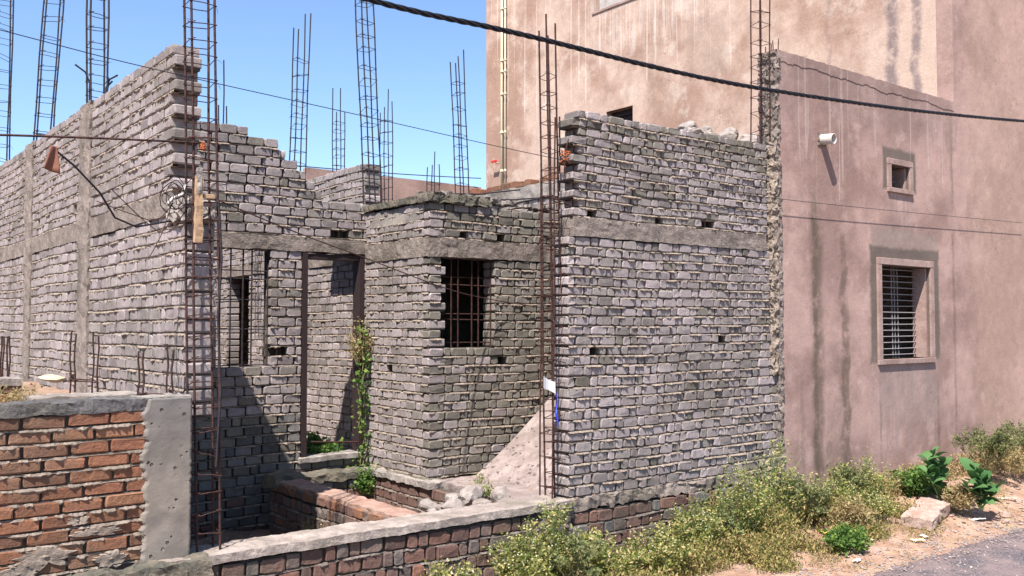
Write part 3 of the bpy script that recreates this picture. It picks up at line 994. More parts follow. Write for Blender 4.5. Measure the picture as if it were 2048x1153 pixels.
mb.build('sloping_slab', LIGHTC, Ra, True)
for k in range(8):
    MB().bevbox((.28 + .22 * k, .05, .0 + .185 * k), (.52 + .22 * k, 1.22, .0 + .185 * (k + 1) - .12), .006)
ch = MB()
for k in range(260):
    s_ = R.random() ** 1.6; t_ = R.random()
    x = .06 + s_ * 2.0 - .05 * t_; zc = s_ * 1.65 + .10 * (1 - s_) ** 6 - .06
    q_ = R.uniform(.005, .014)
    rough_block(Vector((x - q_, 1.28 * t_ - q_, zc - q_ * .3)), Vector((x + q_, 1.28 * t_ + q_, zc + q_ * .8)), q_ * 2, q_ * .6, k, 30, mb=ch)
tag(ch.build('mortar_crumbs', LIGHTC, Ra), kind='stuff')

# ================================================================== PLASTERED HOUSE
House = thing('plastered_house', 'tall pinkish plastered house at the right with stained front and pale side wall', 'house', (0, 0, 0))


def grid_wall(name, mat, axis, face, t, outline, openings, parent, cuts_a=(), cuts_z=()):
    """wall of one thickness in plane axis=face; outline: list of (a0,a1,z0,z1) rectangles"""
    As = sorted(set([v for r in outline for v in r[:2]] + [v for r in openings for v in r[:2]] + list(cuts_a)))
    Zs = sorted(set([v for r in outline for v in r[2:]] + [v for r in openings for v in r[2:]] + list(cuts_z)))
    def solid(i, j):
        if i < 0 or j < 0 or i >= len(As) - 1 or j >= len(Zs) - 1: return False
        a = (As[i] + As[i + 1]) / 2; z = (Zs[j] + Zs[j + 1]) / 2
        return any(r[0] < a < r[1] and r[2] < z < r[3] for r in outline) and not any(r[0] < a < r[1] and r[2] < z < r[3] for r in openings)
    mb = MB()
    def P(a, d, z): return (a, face + d, z) if axis == 'Y' else (face + d, a, z)
    for i in range(len(As) - 1):
        for j in range(len(Zs) - 1):
            if not solid(i, j): continue
            a0, a1, z0, z1 = As[i], As[i + 1], Zs[j], Zs[j + 1]
            for d, fl in ((0, 0), (t, 1)):
                q = [P(a0, d, z0), P(a1, d, z0), P(a1, d, z1), P(a0, d, z1)]
                mb.quad(*(q[::-1] if (fl ^ (axis == 'X')) else q))
            if not solid(i - 1, j): mb.quad(P(a0, 0, z0), P(a0, 0, z1), P(a0, t, z1), P(a0, t, z0))
            if not solid(i + 1, j): mb.quad(P(a1, 0, z0), P(a1, t, z0), P(a1, t, z1), P(a1, 0, z1))
            if not solid(i, j - 1): mb.quad(P(a0, 0, z0), P(a0, t, z0), P(a1, t, z0), P(a1, 0, z0))
            if not solid(i, j + 1): mb.quad(P(a0, 0, z1), P(a1, 0, z1), P(a1, t, z1), P(a0, t, z1))
    return mb.build(name, mat, parent)


W1 = (10.60, 11.765, 1.73, 2.89)
W2 = (10.86, 11.30, 3.86, 4.15)
grid_wall('front_wall', PF, 'Y', 6.2, .22, [(8.56, 12.5, -.1, 5.17), (12.5, 20, -.1, 10)], [W1, W2], House)
W3 = (11.7, 13.3, 8.30, 9.5)
W4 = (12.25, 12.95, 5.45, 6.25)
grid_wall('side_wall', PS, 'X', 12.502, .22, [(6.422, 16.85, -.1, 10)], [W3, W4], House)
MB().quadbox((12.73, 16.6, 0), (20, 16.85, 10)).build('rear_wall', PS, House)
MB().quadbox((12.73, 6.43, 9.8), (20, 16.6, 10)).build('roof_slab', CONC, House)
MB().quadbox((19.8, 6.43, 0), (20, 16.6, 9.8)).build('side_wall', PS, House)
# room behind the front wall, reached by the two windows
MB().quadbox((9.1, 6.425, 4.20), (12.49, 9.4, 4.30)).build('roof_slab', CONC, House)
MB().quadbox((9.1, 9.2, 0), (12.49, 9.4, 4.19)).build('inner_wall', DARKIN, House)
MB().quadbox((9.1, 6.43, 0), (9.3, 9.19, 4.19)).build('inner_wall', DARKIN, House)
# parapet top screed with ragged lower edge
mb = MB()
n1 = 150
for i in range(n1 + 1):
    x = 8.57 + 3.93 * i / n1
    zb = 5.06 - .04 * noise.noise(Vector((x * 2, 0, 0))) - .02 * noise.noise(Vector((x * 7, 0, 3))) - .02 * noise.noise(Vector((x * 24, 0, 3)))
    zt_ = 5.178 + .012 * noise.noise(Vector((x * 8, 4, 0))) + .01 * noise.noise(Vector((x * 30, 4, 0)))
    mb.v += [(x, 6.196, zb - .003), (x, 6.194, zb), (x, 6.193, zt_), (x, 6.435, zt_ - .004)]
for i in range(n1):
    for j in range(3):
        a = i * 4 + j; mb.f.append((a, a + 4, a + 5, a + 1))
mb.build('parapet_edge', PF, House)
# rough broken end of the front wall and its concrete footing
rough_block((8.545, 6.19, 3.95), (8.60, 6.43, 5.16), .022, .030, 95, 14, fine=.5).build('broken_end', BAND, House)
rough_block((8.52, 6.165, .1), (8.585, 6.3, 3.95), .022, .022, 96, 16, fine=.5).build('broken_end', BAND, House)
rough_block((8.4, 6.03, .02), (15.5, 6.22, .25), .05, .035, 97, 5, fine=.5).build('footing', SLABR, House)


def window(W, fr, out_, deep, rows, cols, proud, lip=.0):
    a0, a1, z0, z1 = W
    F = put(bpy.data.objects.new('window', None), House)
    F.location = ((a0 + a1) / 2, 6.2, z0)
    cx = (a0 + a1) / 2
    x0, x1 = a0 - cx, a1 - cx; h = z1 - z0
    MB().bevbox((x0 - fr, -proud, h + .002), (x1 + fr, .03, h + fr), .004).build('frame_head', TRIM, F)
    MB().bevbox((x0 - fr, -proud * .9, .002), (x0 - .002, .03, h), .004).build('frame_jamb', TRIM, F)
    MB().bevbox((x1 + .002, -proud * .9, .002), (x1 + fr, .03, h), .004).build('frame_jamb', TRIM, F)
    MB().bevbox((x0 - fr, -proud * 1.15, -fr * .75), (x1 + fr, .19, 0), .004).build('frame_sill', TRIM, F)
    MB().quadbox((x1 - .035, .032, .004), (x1 - .003, .21, h - .003)).build('reveal', TRIM, F)
    g = put(bpy.data.objects.new('grille', None), F)
    for i in range(rows):
        z = h * (i + .55) / rows
        MB().tube([(x0, deep, z), (x0 + (x1 - x0) * .45, deep + .002, z + R.uniform(-.004, .004)), (x1 - .04, deep, z + R.uniform(-.004, .004))], .0065, 5).build('cross_bar', GRILL, g)
    for x in cols:
        MB().tube([(x0 + (x1 - x0) * x, deep + .012, 0), (x0 + (x1 - x0) * (x - .015), deep + .012, h)], .006, 5).build('vertical_bar', GRILL, g)
    return F


window(W1, .085, 0, .17, 15, (.10, .16, .50, .555, .62), .03)
window(W2, .075, 0, .17, 4, (.3, .6), .028)
# side windows: dark openings with a sill
for W, nm in ((W3, 0), (W4, 1)):
    F = put(bpy.data.objects.new('window', None), House); F.location = (12.5, W[0], W[2])
    wy = W[1] - W[0]; h = W[3] - W[2]
    if nm:
        MB().bevbox((-.012, -.0, h), (.05, wy, h + .05), .004).build('frame_head', PS, F)
        for k in range(4): MB().quadbox((.08, .0, .08 + k * .2), (.10, wy, .11 + k * .2)).build('louvre', FRAME, F)
    MB().quadbox((.14, .02, .0), (.16, wy - .02, h)).build('shutter', plain_rough('grey_shutter%d' % nm, (.30, .28, .26), (.38, .35, .33), 4, .002) if not nm else FRAME, F)
    MB().bevbox((-.02, -.04, -.05), (.15, wy + .04, 0), .005).build('frame_sill', TRIM, F)

# small round hole and vent
# drain pipe stub in the front wall
Dp = thing('drain_pipe', 'short white drain pipe stub sticking out of the plaster, left of the small window', 'drain pipe', (9.40, 6.2, 4.28))
mb = MB(); n = 22
ax = Vector((.05, -1, -.08)).normalized(); u_ = ax.cross(Vector((0, 0, 1))).normalized(); v_ = u_.cross(ax)
for (d, r) in ((-.02, .060), (.16, .060), (.16, .053), (-.01, .053)):
    for j in range(n):
        a = 2 * math.pi * j / n
        mb.v.append(tuple(ax * d + u_ * math.cos(a) * r + v_ * math.sin(a) * r))
for i in range(3):
    for j in range(n):
        q = (j + 1) % n; mb.f.append((i * n + j, i * n + q, (i + 1) * n + q, (i + 1) * n + j))
mb.build('pipe', PVCW, Dp, True)
rough_block((-.075, -.012, -.075), (.075, .0, .075), .02, .014, 98, 16).build('mortar_collar', BAND, Dp)

# two thin service pipes up the side wall
for k, (yy, r) in enumerate(((16.17, .025), (16.05, .014))):
    Pp = thing('service_pipe', ('thicker cream pipe running up the far end of the pale side wall', 'thinner cream pipe beside the thicker one on the pale side wall')[k], 'pipe', (12.43, yy, 4.6))
    MB().tube([(0, 0, 0), (0, .01, 2.6), (0, 0, 5.4)], r, 8).build('pipe', PVC, Pp, True)
    for z in (.9, 1.75, 2.6, 3.1, 3.35, 4.5):
        MB().tube([(0, -.01, z), (0, .01, z + .05)], r * 1.5, 8).build('clamp', PVC, Pp)
Tp = thing('tap_handle', 'small red plastic tap handle on the thin cream pipes', 'tap', (12.36, 16.3, 5.75))
MB().bevbox((-.02, -.02, -.02), (.02, .16, .03), .008).build('lever', REDP, Tp)
MB().tube([(0, 0, -.03), (.05, 0, -.03)], .02, 6).build('stem', PVC, Tp)

# ================================================================== REBAR
STIR = {}


def stirrup_mesh(wd, dp, r, mat, seed):
    k = (round(wd, 3), round(dp, 3), r, mat.name, seed)
    if k in STIR: return STIR[k]
    rr = random.Random(seed)
    j = lambda: rr.uniform(-.006, .006)
    a, b = wd / 2 + .008, dp / 2 + .008
    p = [(-a - .012, -b + .02, .012), (-a, -b, 0), (0, -b + j(), j()), (a, -b, j()), (a + j(), 0, j()), (a, b, j()), (0, b + j(), j()), (-a, b, j()), (-a + j(), 0, j()), (-a, -b, .006), (-a + .03, -b - .012, .012)]
    STIR[k] = MB().tube(p, r, 4).mesh('stirrup', mat)
    return STIR[k]


def cage(label, base, top, wd=.16, dp=.14, r=.0075, sp=.14, tops=None, mat=None, taper=1.0, rz=0, seed=1, s0=.05, s1=None, whisk=6, rs_=.0036, group='rebar cages waiting for concrete', name='rebar_cage'):
    rr = random.Random(seed)
    mat = mat or RUST
    t = thing(name, label, 'rebar column', base, rz, group)
    H = Vector(top) - Vector(base)
    Hl = Matrix.Rotation(-rz, 3, 'Z') @ H
    tops = tops or [1, 1, 1, 1]
    n = 0
    for (sx, sy) in ((-1, -1), (1, -1), (1, 1), (-1, 1)):
        pts = []
        for i in range(6):
            q = i / 5 * tops[n]
            k = 1 + (taper - 1) * q
            w_ = .006 * math.sin(q * 9 + n * 2 + seed)
            pts.append((sx * wd / 2 * k + Hl.x * q + w_, sy * dp / 2 * k + Hl.y * q, Hl.z * q - (.06 if i == 0 else 0)))
        MB().tube(pts, r, 6).build('vertical_bar', mat, t)
        n += 1
    z = s0; L = Hl.z
    while z < L * (s1 or min(tops)) - .03:
        q = z / L; k = 1 + (taper - 1) * q
        o = put(bpy.data.objects.new('stirrup', stirrup_mesh(wd, dp, rs_, mat, rr.randrange(3))), t)
        o.location = (Hl.x * q, Hl.y * q, z)
        o.scale = (k, k, 1)
        o.rotation_euler = (rr.gauss(0, .11), rr.gauss(0, .13), 0)
        if whisk and rr.random() < .7:
            sx = rr.choice((-1, 1)); sy = rr.choice((-1, 1))
            b = Vector((Hl.x * q + sx * wd / 2 * k, Hl.y * q + sy * dp / 2 * k, z))
            d = Vector((sx * rr.uniform(.01, .05), rr.uniform(-.03, .03), rr.uniform(-.06, .03)))
            MB().tube([b, b + d * .5 + Vector((.006, 0, .004)), b + d], .0015, 3).build('tie_wire', mat, t)
        z += sp * rr.uniform(.78, 1.25)
    return t


cage('rusty rebar cage with orange twine in front of the left wall end', (2.315, 6.30, .66), (2.215, 6.31, 5.1), .165, .14, .0085, .135, seed=2, whisk=1, s0=.1)
cage('narrow tall rebar cage rising past the left end of the right hand brick wall', (5.475, 6.34, .66), (5.40, 6.36, 4.93), .13, .13, .0085, .13, tops=[1, .985, .965, .97], taper=.75, seed=3, s1=.88)
cage('wide short rebar cage around the taller one by the right hand brick wall', (5.46, 6.33, .66), (5.50, 6.33, 4.06), .20, .17, .0075, .21, tops=[.98, .97, 1, .90], taper=1.1, seed=4, whisk=2, s1=.9)
cage('slim rebar cage standing on the right hand wall top against the plastered house', (8.415, 6.31, 4.05), (8.45, 6.31, 6.3), .17, .12, .008, .17, seed=5)
cage('short rebar stubs beside the broken end of the plaster parapet', (8.62, 6.30, 4.9), (8.63, 6.30, 5.33), .10, .10, .006, .3, seed=15, whisk=0, tops=[.9, 1, .92, .8], s0=.5)
cage('rebar cage cut by the left picture edge, on the long left wall', (2.28, 13.82, 4.1), (2.29, 13.82, 7.0), .17, .15, .010, .19, seed=6, mat=RUSTD)
cage('rebar cage leaning right on the long left wall, second from the left edge', (2.30, 11.46, 4.1), (2.44, 11.46, 6.8), .17, .15, .009, .19, seed=7, mat=RUSTD)
cage('rebar cage with bent starter bars on the long left wall, nearest the brick corner', (2.30, 9.17, 4.1), (2.275, 9.17, 6.4), .15, .14, .009, .15, seed=8, mat=RUSTD)
cage('short two-rung rebar pair peeping over the stepped wall by the left corner column', (4.75, 12.5, 3.6), (4.73, 12.5, 5.82), .12, .12, .0095, .2, tops=[.70, .70, 1, 1], seed=9, mat=RUSTD, s1=.6)
cage('tall rebar cage behind the foot of the stepped wall', (5.39, 11.5, 3.6), (5.46, 11.5, 6.36), .16, .15, .0085, .17, tops=[.90, .99, 1, .92], seed=10, mat=RUSTD, s1=.83)
cage('tall leaning rebar cage at the stub end above the door, rising out of the picture', (5.345, 9.36, 3.35), (5.19, 9.36, 6.1), .15, .14, .008, .17, seed=11, mat=RUSTD)
cage('small distant rebar cage above the brick stub, left of the leaning one', (7.33, 14, 3.9), (7.31, 14, 6.14), .15, .14, .0085, .16, tops=[.8, .81, 1, .99], seed=12, mat=RUSTD, s1=.78)
cage('thin rebar cage just right of the leaning one above the door', (7.07, 12, 3.6), (7.05, 12, 5.68), .14, .12, .0075, .18, tops=[.85, .9, 1, .82], seed=13, mat=RUSTD, s1=.80)
cage('short four-bar rebar stub on the back wall before the distant plaster wall', (8.22, 12.5, 4.05), (8.22, 12.5, 4.95), .14, .14, .008, .3, tops=[.72, .75, 1, .70], seed=14, mat=RUSTD, s1=.75, whisk=0)
cage('slim rebar cage leaning left against the sky beside the pale house', (7.74, 11, 3.95), (7.63, 11, 6.12), .14, .13, .0085, .19, tops=[.9, 1, .97, .92], seed=16, mat=RUSTD, s1=.8)
# bent starter bars round the third cage on the left wall
Bs = thing('bent_starter_bars', 'short dark bars bent outward at the foot of the nearest cage on the left wall', 'rebar', (2.30, 9.17, 4.15))
for (x, y, dx, h) in ((-.08, -.05, -.13, .38), (.06, -.06, .10, .34), (.09, .04, .05, .30)):
    MB().tube([(x, y, 0), (x, y, h * .6), (x + dx * .3, y, h * .85), (x + dx, y, h)], .009, 5).build('bar', RUSTD, Bs)
# starter bars of the low column
cage('four rusty starter bars standing on the short cast concrete column', (2.02, 6.46, 1.64), (2.02, 6.46, 2.02), .19, .10, .0065, .15, tops=[.85, .9, 1, .88], seed=17, whisk=1, s0=.04, s1=.6, rs_=.005)
cage('rusty starter bars rising before the nearer pilaster of the long left wall', (1.93, 7.95, 1.55), (1.93, 7.95, 2.12), .17, .14, .007, .25, tops=[.93, .9, .96, .98], seed=18, whisk=0, s0=.16, s1=.5, rs_=.005)
cage('pair of rusty starter bars at the far left edge before the long wall', (1.62, 9.4, 1.5), (1.62, 9.4, 2.05), .05, .10, .008, .9, seed=19, whisk=0, s0=.9)
# loose rods lying on the roof of the projecting room
rods = [((5.17, 7.95, 3.46), (6.15, 8.3, 3.60)), ((5.45, 7.98, 3.45), (6.8, 8.5, 3.73)), ((5.6, 8.0, 3.44), (6.45, 8.1, 3.54)), ((5.75, 7.98, 3.42), (7.2, 8.3, 3.66)), ((6.0, 7.95, 3.38), (6.9, 8.0, 3.62))]
for k, (a, b) in enumerate(rods):
    a = Vector(a); b = Vector(b)
    o = MB().tube([a, (a + b) / 2 + Vector((0, 0, .012)), b], .008, 5).build('loose_rod', RUSTD)
    tag(o, 'loose rod on the roof of the projecting room, ' + ('leftmost of five', 'longest and highest', 'shortest, in the middle', 'reaching farthest right behind the rebar', 'lowest, at the right end')[k], 'rod', 'loose rods on the projecting room')
# rubble and debris on the roof edge
db = MB()
for k in range(60):
    x = R.uniform(0, 2.1); q_ = R.uniform(.015, .045)
    c0 = Vector((x, R.uniform(.0, .22), 2.875 - .03 * x))
    rough_block(c0 - Vector((q_ * 1.3, q_, q_ * .5)), c0 + Vector((q_ * 1.3, q_, q_ * .6)), q_, q_ * .6, k, 20, mb=db)
tag(db.build('mortar_debris', COPING, Ew), kind='stuff')

# ================================================================== CABLES, WIRES
def sag(a, b, s, n=24):
    a = Vector(a); b = Vector(b)
    return [a.lerp(b, i / n) - Vector((0, 0, s * 4 * (i / n) * (1 - i / n))) for i in range(n + 1)]


Tc = thing('power_cable', 'thick black twisted power cable sweeping across the picture from upper left to right', 'cable')
knots = [Vector(p) for p in ((-3.0, 4.5, 4.35), (.6, 4.5, 4.02), (2.538, 4.5, 3.947), (3.537, 4.5, 3.961), (6.106, 4.5, 4.004), (10.628, 4.5, 4.367), (18, 4.5, 5.2))]
def catm(K, t):
    n = len(K) - 1; i = min(int(t * n), n - 1); u = t * n - i
    p0, p1, p2, p3 = K[max(i - 1, 0)], K[i], K[i + 1], K[min(i + 2, n)]
    return .5 * ((2 * p1) + (p2 - p0) * u + (2 * p0 - 5 * p1 + 4 * p2 - p3) * u * u + (3 * p1 - p0 - 3 * p2 + p3) * u ** 3)
for k in range(4):
    pts = []
    for i in range(620):
        p = catm(knots, i / 619)
        a = p.x / .34 * 2 * math.pi + k * math.pi / 2
        rr_ = .0105 * (1 + .25 * noise.noise(Vector((p.x * 2, k * 5, 0))))
        pts.append(p + Vector((0, math.cos(a) * rr_, math.sin(a) * rr_)))
    MB().tube(pts, .0070, 6).build('strand', CABLE, Tc, True)

wk = [Vector((p[0] * 6.14 / 6.02, 6.14, 2.15 + (p[2] - 2.15) * 6.14 / 6.02)) for p in ((-1.5, 6.02, 4.10), (.971, 6.02, 3.852), (1.814, 6.02, 3.774), (3.226, 6.02, 3.688), (5.296, 6.02, 3.569), (8.155, 6.02, 3.488), (14.1, 6.02, 3.622))]
tag(MB().tube([catm(wk, i / 90) for i in range(91)], .0030, 4).build('thin_wire', CABLE), 'thin dark wire drooping across the whole picture below the thick cable', 'wire')
r1 = MB().tube(sag((-.5, 6.16, 3.10), (2.20, 6.22, 3.375), -.02), .0075, 6).build('steel_rod', RUST)
tag(r1, 'rusty horizontal rod tied to the left rebar column with orange twine', 'rod')
tag(MB().tube([(1.30, 6.16, 3.22), (1.42, 6.17, 3.13), (1.58, 6.2, 2.98), (1.70, 6.3, 2.84), (1.86, 6.4, 2.80), (2.1, 6.44, 2.86)], .007, 5).build('black_wire', CABLE), 'black wire drooping from the hanging cloth to the wire coil', 'wire')
tag(MB().tube([catm([Vector(p) for p in ((2.33, 6.28, 3.02), (3.0, 6.5, 2.86), (3.907, 6.9, 2.697), (5.1, 7.5, 2.50), (5.88, 7.8, 2.413), (6.893, 7.86, 2.309))], i / 40) for i in range(41)], .005, 4).build('rusty_wire', RUST), 'rusty wire stretched from the left rebar column to the olive wall past its window', 'wire')
tag(MB().tube(sag((2.3, 13.8, 4.66), (-1.5, 13.9, 4.8), .05), .008, 4).build('blue_wire', RUSTD), 'thin wire on the skyline beside the rebar at the far left', 'wire')
tag(MB().tube(sag((12.4, 16.9, 5.45), (3.6, 18.5, 5.6), .12), .010, 4).build('far_wire', RUSTD), 'far thin wire just above the distant plaster wall', 'wire')
# orange twine knot and cloth
kt = MB()
rr = random.Random(5)
p = Vector((2.235, 6.215, 3.36)); pts = []
for i in range(46):
    a = i * .9
    pts.append(p + Vector((math.cos(a) * .018 * rr.uniform(.5, 1.3), math.sin(a) * .018, rr.uniform(-.032, .022))))
tag(kt.tube(pts, .004, 4).build('twine_knot', ORANGE), 'knot of orange twine where the rusty rod meets the rebar', 'twine')
mb = MB(); n1, n2 = 14, 10
for i in range(n1 + 1):
    for j in range(n2 + 1):
        s = i / n1; t_ = j / n2 - .5
        wd = .035 + .055 * s ** .8
        x = 1.30 + t_ * wd - .012 * s; z = 3.235 - .14 * s - (.03 * (t_ + .5) if i == n1 else 0)
        mb.v.append((x, 6.150 + .012 * math.sin(t_ * 5 + s * 2) * (.3 + s), z))
for i in range(n1):
    for j in range(n2):
        a = i * (n2 + 1) + j; mb.f.append((a, a + 1, a + n2 + 2, a + n2 + 1))
cl = mb.build('hanging_cloth', CLOTH, None, True)
sm = cl.modifiers.new('thick', 'SOLIDIFY'); sm.thickness = .006
tag(cl, 'scrap of brown cloth hanging over the rusty horizontal rod', 'cloth')
# tangled wire coil and the timber piece
Co = thing('wire_coil', 'tangle of thin dark wire loops tied beside the left rebar column', 'wire coil', (2.13, 6.33, 3.05))
for k in range(6):
    rr = random.Random(40 + k); pts = []
    rx, rz_ = rr.uniform(.05, .12), rr.uniform(.06, .11)
    cx, cz = rr.uniform(-.06, .04), rr.uniform(-.08, .03)
    for i in range(28):
        a = i / 27 * 2 * math.pi * rr.uniform(.9, 1.0) + k
        pts.append((cx + rx * math.cos(a), .02 * math.sin(a * 2 + k) - .01 * k, cz + rz_ * math.sin(a) + .006 * math.sin(a * 5)))
    MB().tube(pts, .0032, 4).build('loop', RUSTD if k % 2 else RUST, Co)
for k, pp in enumerate((((-.05, 0, -.08), (-.15, .03, -.2), (-.3, .05, -.17), (-.52, .06, -.1)), ((-.05, 0, -.05), (-.12, .0, -.28), (-.2, .0, -.45)), ((.05, 0, -.1), (-.08, .02, -.28), (-.22, .02, -.22), (-.45, .0, -.02)))):
    MB().tube([catm([Vector(q) for q in pp], i / 16) for i in range(17)], .0032, 4).build('loose_end', RUST, Co)
MB().tube([(.02, -.02, .05), (.0, -.03, -.02), (-.06, -.02, -.05), (-.1, -.02, -.1)], .011, 6).build('grey_hose', PVCW, Co)
Wd = thing('timber_offcut', 'pale split piece of wood tied upright into the left rebar column', 'wood', (2.20, 6.19, 2.70))
rough_block((-.022, -.015, 0), (.028, .02, .45), .02, .007, 101, 12).build('split_wood', WOOD, Wd)
rough_block((-.015, -.02, .33), (.018, .0, .50), .02, .010, 102, 20).build('wrapped_tip', COPING, Wd)
MB().bevbox((.035, .0, .30), (.11, .02, .33), .004).build('splinter', WOOD, Wd)
# second dark wire hanging along the cage
tag(MB().tube([(2.345, 6.21, 3.0), (2.37, 6.21, 2.6), (2.35, 6.215, 2.2), (2.375, 6.21, 1.7), (2.35, 6.21, 1.2)], .0085, 5).build('frayed_rope', RUSTD), 'frayed dark rope hanging along the right side of the left rebar column', 'rope')
# paper tag and ribbon on the central cage
mb = MB()
for i in range(5):
    for j in range(5):
        mb.v.append((5.245 + .125 * i / 4, 6.225 + .01 * math.sin(i), 1.60 + .10 * j / 4 - .045 * i / 4 + .006 * math.sin(j * 2 + i)))
for i in range(4):
    for j in range(4):
        a = i * 5 + j; mb.f.append((a, a + 5, a + 6, a + 1))
pp = mb.build('paper_scrap', PAPER)
sm = pp.modifiers.new('thick', 'SOLIDIFY'); sm.thickness = .002
tag(pp, 'crumpled white sheet of paper caught in the central rebar cage', 'paper')
rb_ = MB().tube([(5.40, 6.23, 1.55), (5.397, 6.22, 1.47), (5.385, 6.22, 1.42), (5.372, 6.21, 1.38), (5.386, 6.21, 1.33), (5.392, 6.21, 1.27)], [.004, .004, .006, .011, .008, .003], 5).build('blue_ribbon', BLUE)
tag(rb_, 'bright blue ribbon knotted on the central rebar cage', 'ribbon')
# orange twine by the right wall
pts = []
rr = random.Random(9)
for i in range(50):
    a = i * .8
    pts.append(Vector((5.56 + .07 * math.cos(a) * rr.uniform(.4, 1), 6.28 + .04 * math.sin(a), 3.66 + .05 * math.sin(a * .37) + rr.uniform(-.02, .02))))
tag(MB().tube(pts, .0045, 4).build('rusty_tie', ORANGE), 'bundle of rusty orange tie wire between the cage and the upper right wall end', 'tie wire')
tag(MB().tube([(5.52, 6.27, 3.45), (5.53, 6.26, 3.7), (5.56, 6.25, 3.82), (5.63, 6.24, 3.88)], .007, 5).build('bent_bar', RUST), 'short bar bent over at the upper left end of the right hand wall', 'bar')

# ================================================================== STONES
hp = [(8.62, 7.45, 4.42, .15), (8.80, 7.40, 4.40, .13), (8.95, 7.2, 4.38, .12), (8.72, 7.6, 4.56, .12), (8.5, 7.7, 4.42, .13), (8.9, 7.5, 4.52, .10), (9.15, 7.0, 4.36, .13), (9.3, 7.1, 4.40, .12), (9.35, 6.85, 4.36, .10), (8.35, 7.8, 4.40, .12), (9.1, 7.3, 4.47, .13), (8.65, 7.3, 4.33, .12), (9.5, 6.9, 4.36, .1), (8.75, 7.3, 4.30, .12), (8.45, 7.5, 4.3, .13), (9.0, 7.0, 4.27, .10), (8.2, 7.9, 4.3, .14)]
rough_block((8.05, 6.75, 3.6), (9.12, 8.3, 4.27), .12, .03, 103, 4).build('stair_head_slab', COPING, House)
heap = []
for k, (x, y, z, s) in enumerate(hp):
    o = put(bpy.data.objects.new('stone_block', rock_mesh('stone_block', (s * 1.25, s, s * .75), 500 + k, RUBBLE, 2)))
    o.location = (x, y, z); o.rotation_euler = (R.uniform(-.3, .3), R.uniform(-.3, .3), R.uniform(0, 3))
    heap.append((x / y, z, o))
heap.sort(key=lambda q: q[0])
ORD = 'first second third fourth fifth sixth seventh eighth ninth tenth eleventh twelfth thirteenth fourteenth fifteenth sixteenth seventeenth'.split()
zs_ = sorted(h[1] for h in heap)[len(heap) // 2]
for nm_, grp in (('upper', [h for h in heap if h[1] > zs_]), ('lower', [h for h in heap if h[1] <= zs_])):
    for k, h in enumerate(grp):
        tag(h[2], '%s stone from left in the %s layer of the heap on the right wall' % (ORD[k], nm_), 'stone', 'pale stones heaped behind the wall top')
rc = [(4.99, 6.92, .60, .12, 'large pale boulder in the rubble before the platform'), (5.16, 6.72, .62, .10, 'pointed pale stone touching the platform corner'), (4.80, 6.95, .58, .09, None), (4.68, 6.80, .56, .10, None), (4.86, 7.18, 0.439, 0.08, None), (4.72, 7.15, 0.444, 0.11, None), (4.55, 6.95, .55, .08, None), (4.95, 7.25, 0.427, 0.06, None), (5.05, 7.05, 0.461, 0.06, None), (4.45, 6.75, .54, .06, None), (4.6, 6.6, .55, .05, None), (4.9, 6.65, .58, .08, None), (5.08, 6.55, .58, .07, None), (4.38, 7.1, 0.453, 0.07, None), (4.78, 7.35, 0.41, 0.06, None), (4.5, 7.3, 0.419, 0.05, None), (4.65, 7.5, 0.385, 0.05, None)]
rub = []
for k, (x, y, z, s, lb) in enumerate(rc):
    o = put(bpy.data.objects.new('rubble_stone', rock_mesh('rubble_stone', (s * 1.3, s, s * .85), 700 + k, RUBBLE, 2)))
    o.location = (x, y, z); o.rotation_euler = (R.uniform(-.4, .4), R.uniform(-.4, .4), R.uniform(0, 3))
    if lb: tag(o, lb, 'stone')
    else: rub.append((x / y, y, o))
rub.sort(key=lambda q: q[0])
for nm_, grp in (('nearer', [h for h in rub if h[1] < 7]), ('farther', [h for h in rub if h[1] >= 7])):
    for k, h in enumerate(grp):
        tag(h[2], '%s rubble stone from the left in the %s row before the platform' % (ORD[k], nm_), 'stone', 'rubble stones before the platform')
sb = rough_block((-.36, -.15, 0), (.36, .15, .105), .03, .030, 104, 4, fine=.3).build('stone_block', SLABR)
sb.location = (9.72, 5.20, .08); sb.rotation_euler = (.08, -.10, .25)
tag(sb, 'long pinkish stone block lying in the dirt left of the broad-leaved plant', 'stone')
for k, (x, y, s) in enumerate(((8.0, 5.0, .07), (8.2, 4.9, .05), (9.0, 5.6, .10), (8.6, 5.7, .09), (10.9, 4.9, .07), (9.2, 5.75, .12), (10.6, 4.75, .05))):
    o = put(bpy.data.objects.new('dirt_stone', rock_mesh('dirt_stone', (s * 1.4, s, s * .6), 800 + k, SLABR, 2)))
    o.location = (x, y, gz(x, y) + s * .25)
    tag(o, ('small pinkish stone at the left end of the dirt verge', 'tiny pinkish stone at the road edge below the dark weed', 'pinkish stone touching the weeds left of the long block', 'pinkish stone hidden in the weeds by the plaster footing', 'pinkish stone right of the broad-leaved plant', 'largest loose pinkish stone, behind the long block', 'tiny pinkish stone under the broad-leaved plant')[k], 'stone', 'loose pink stones in the roadside dirt')
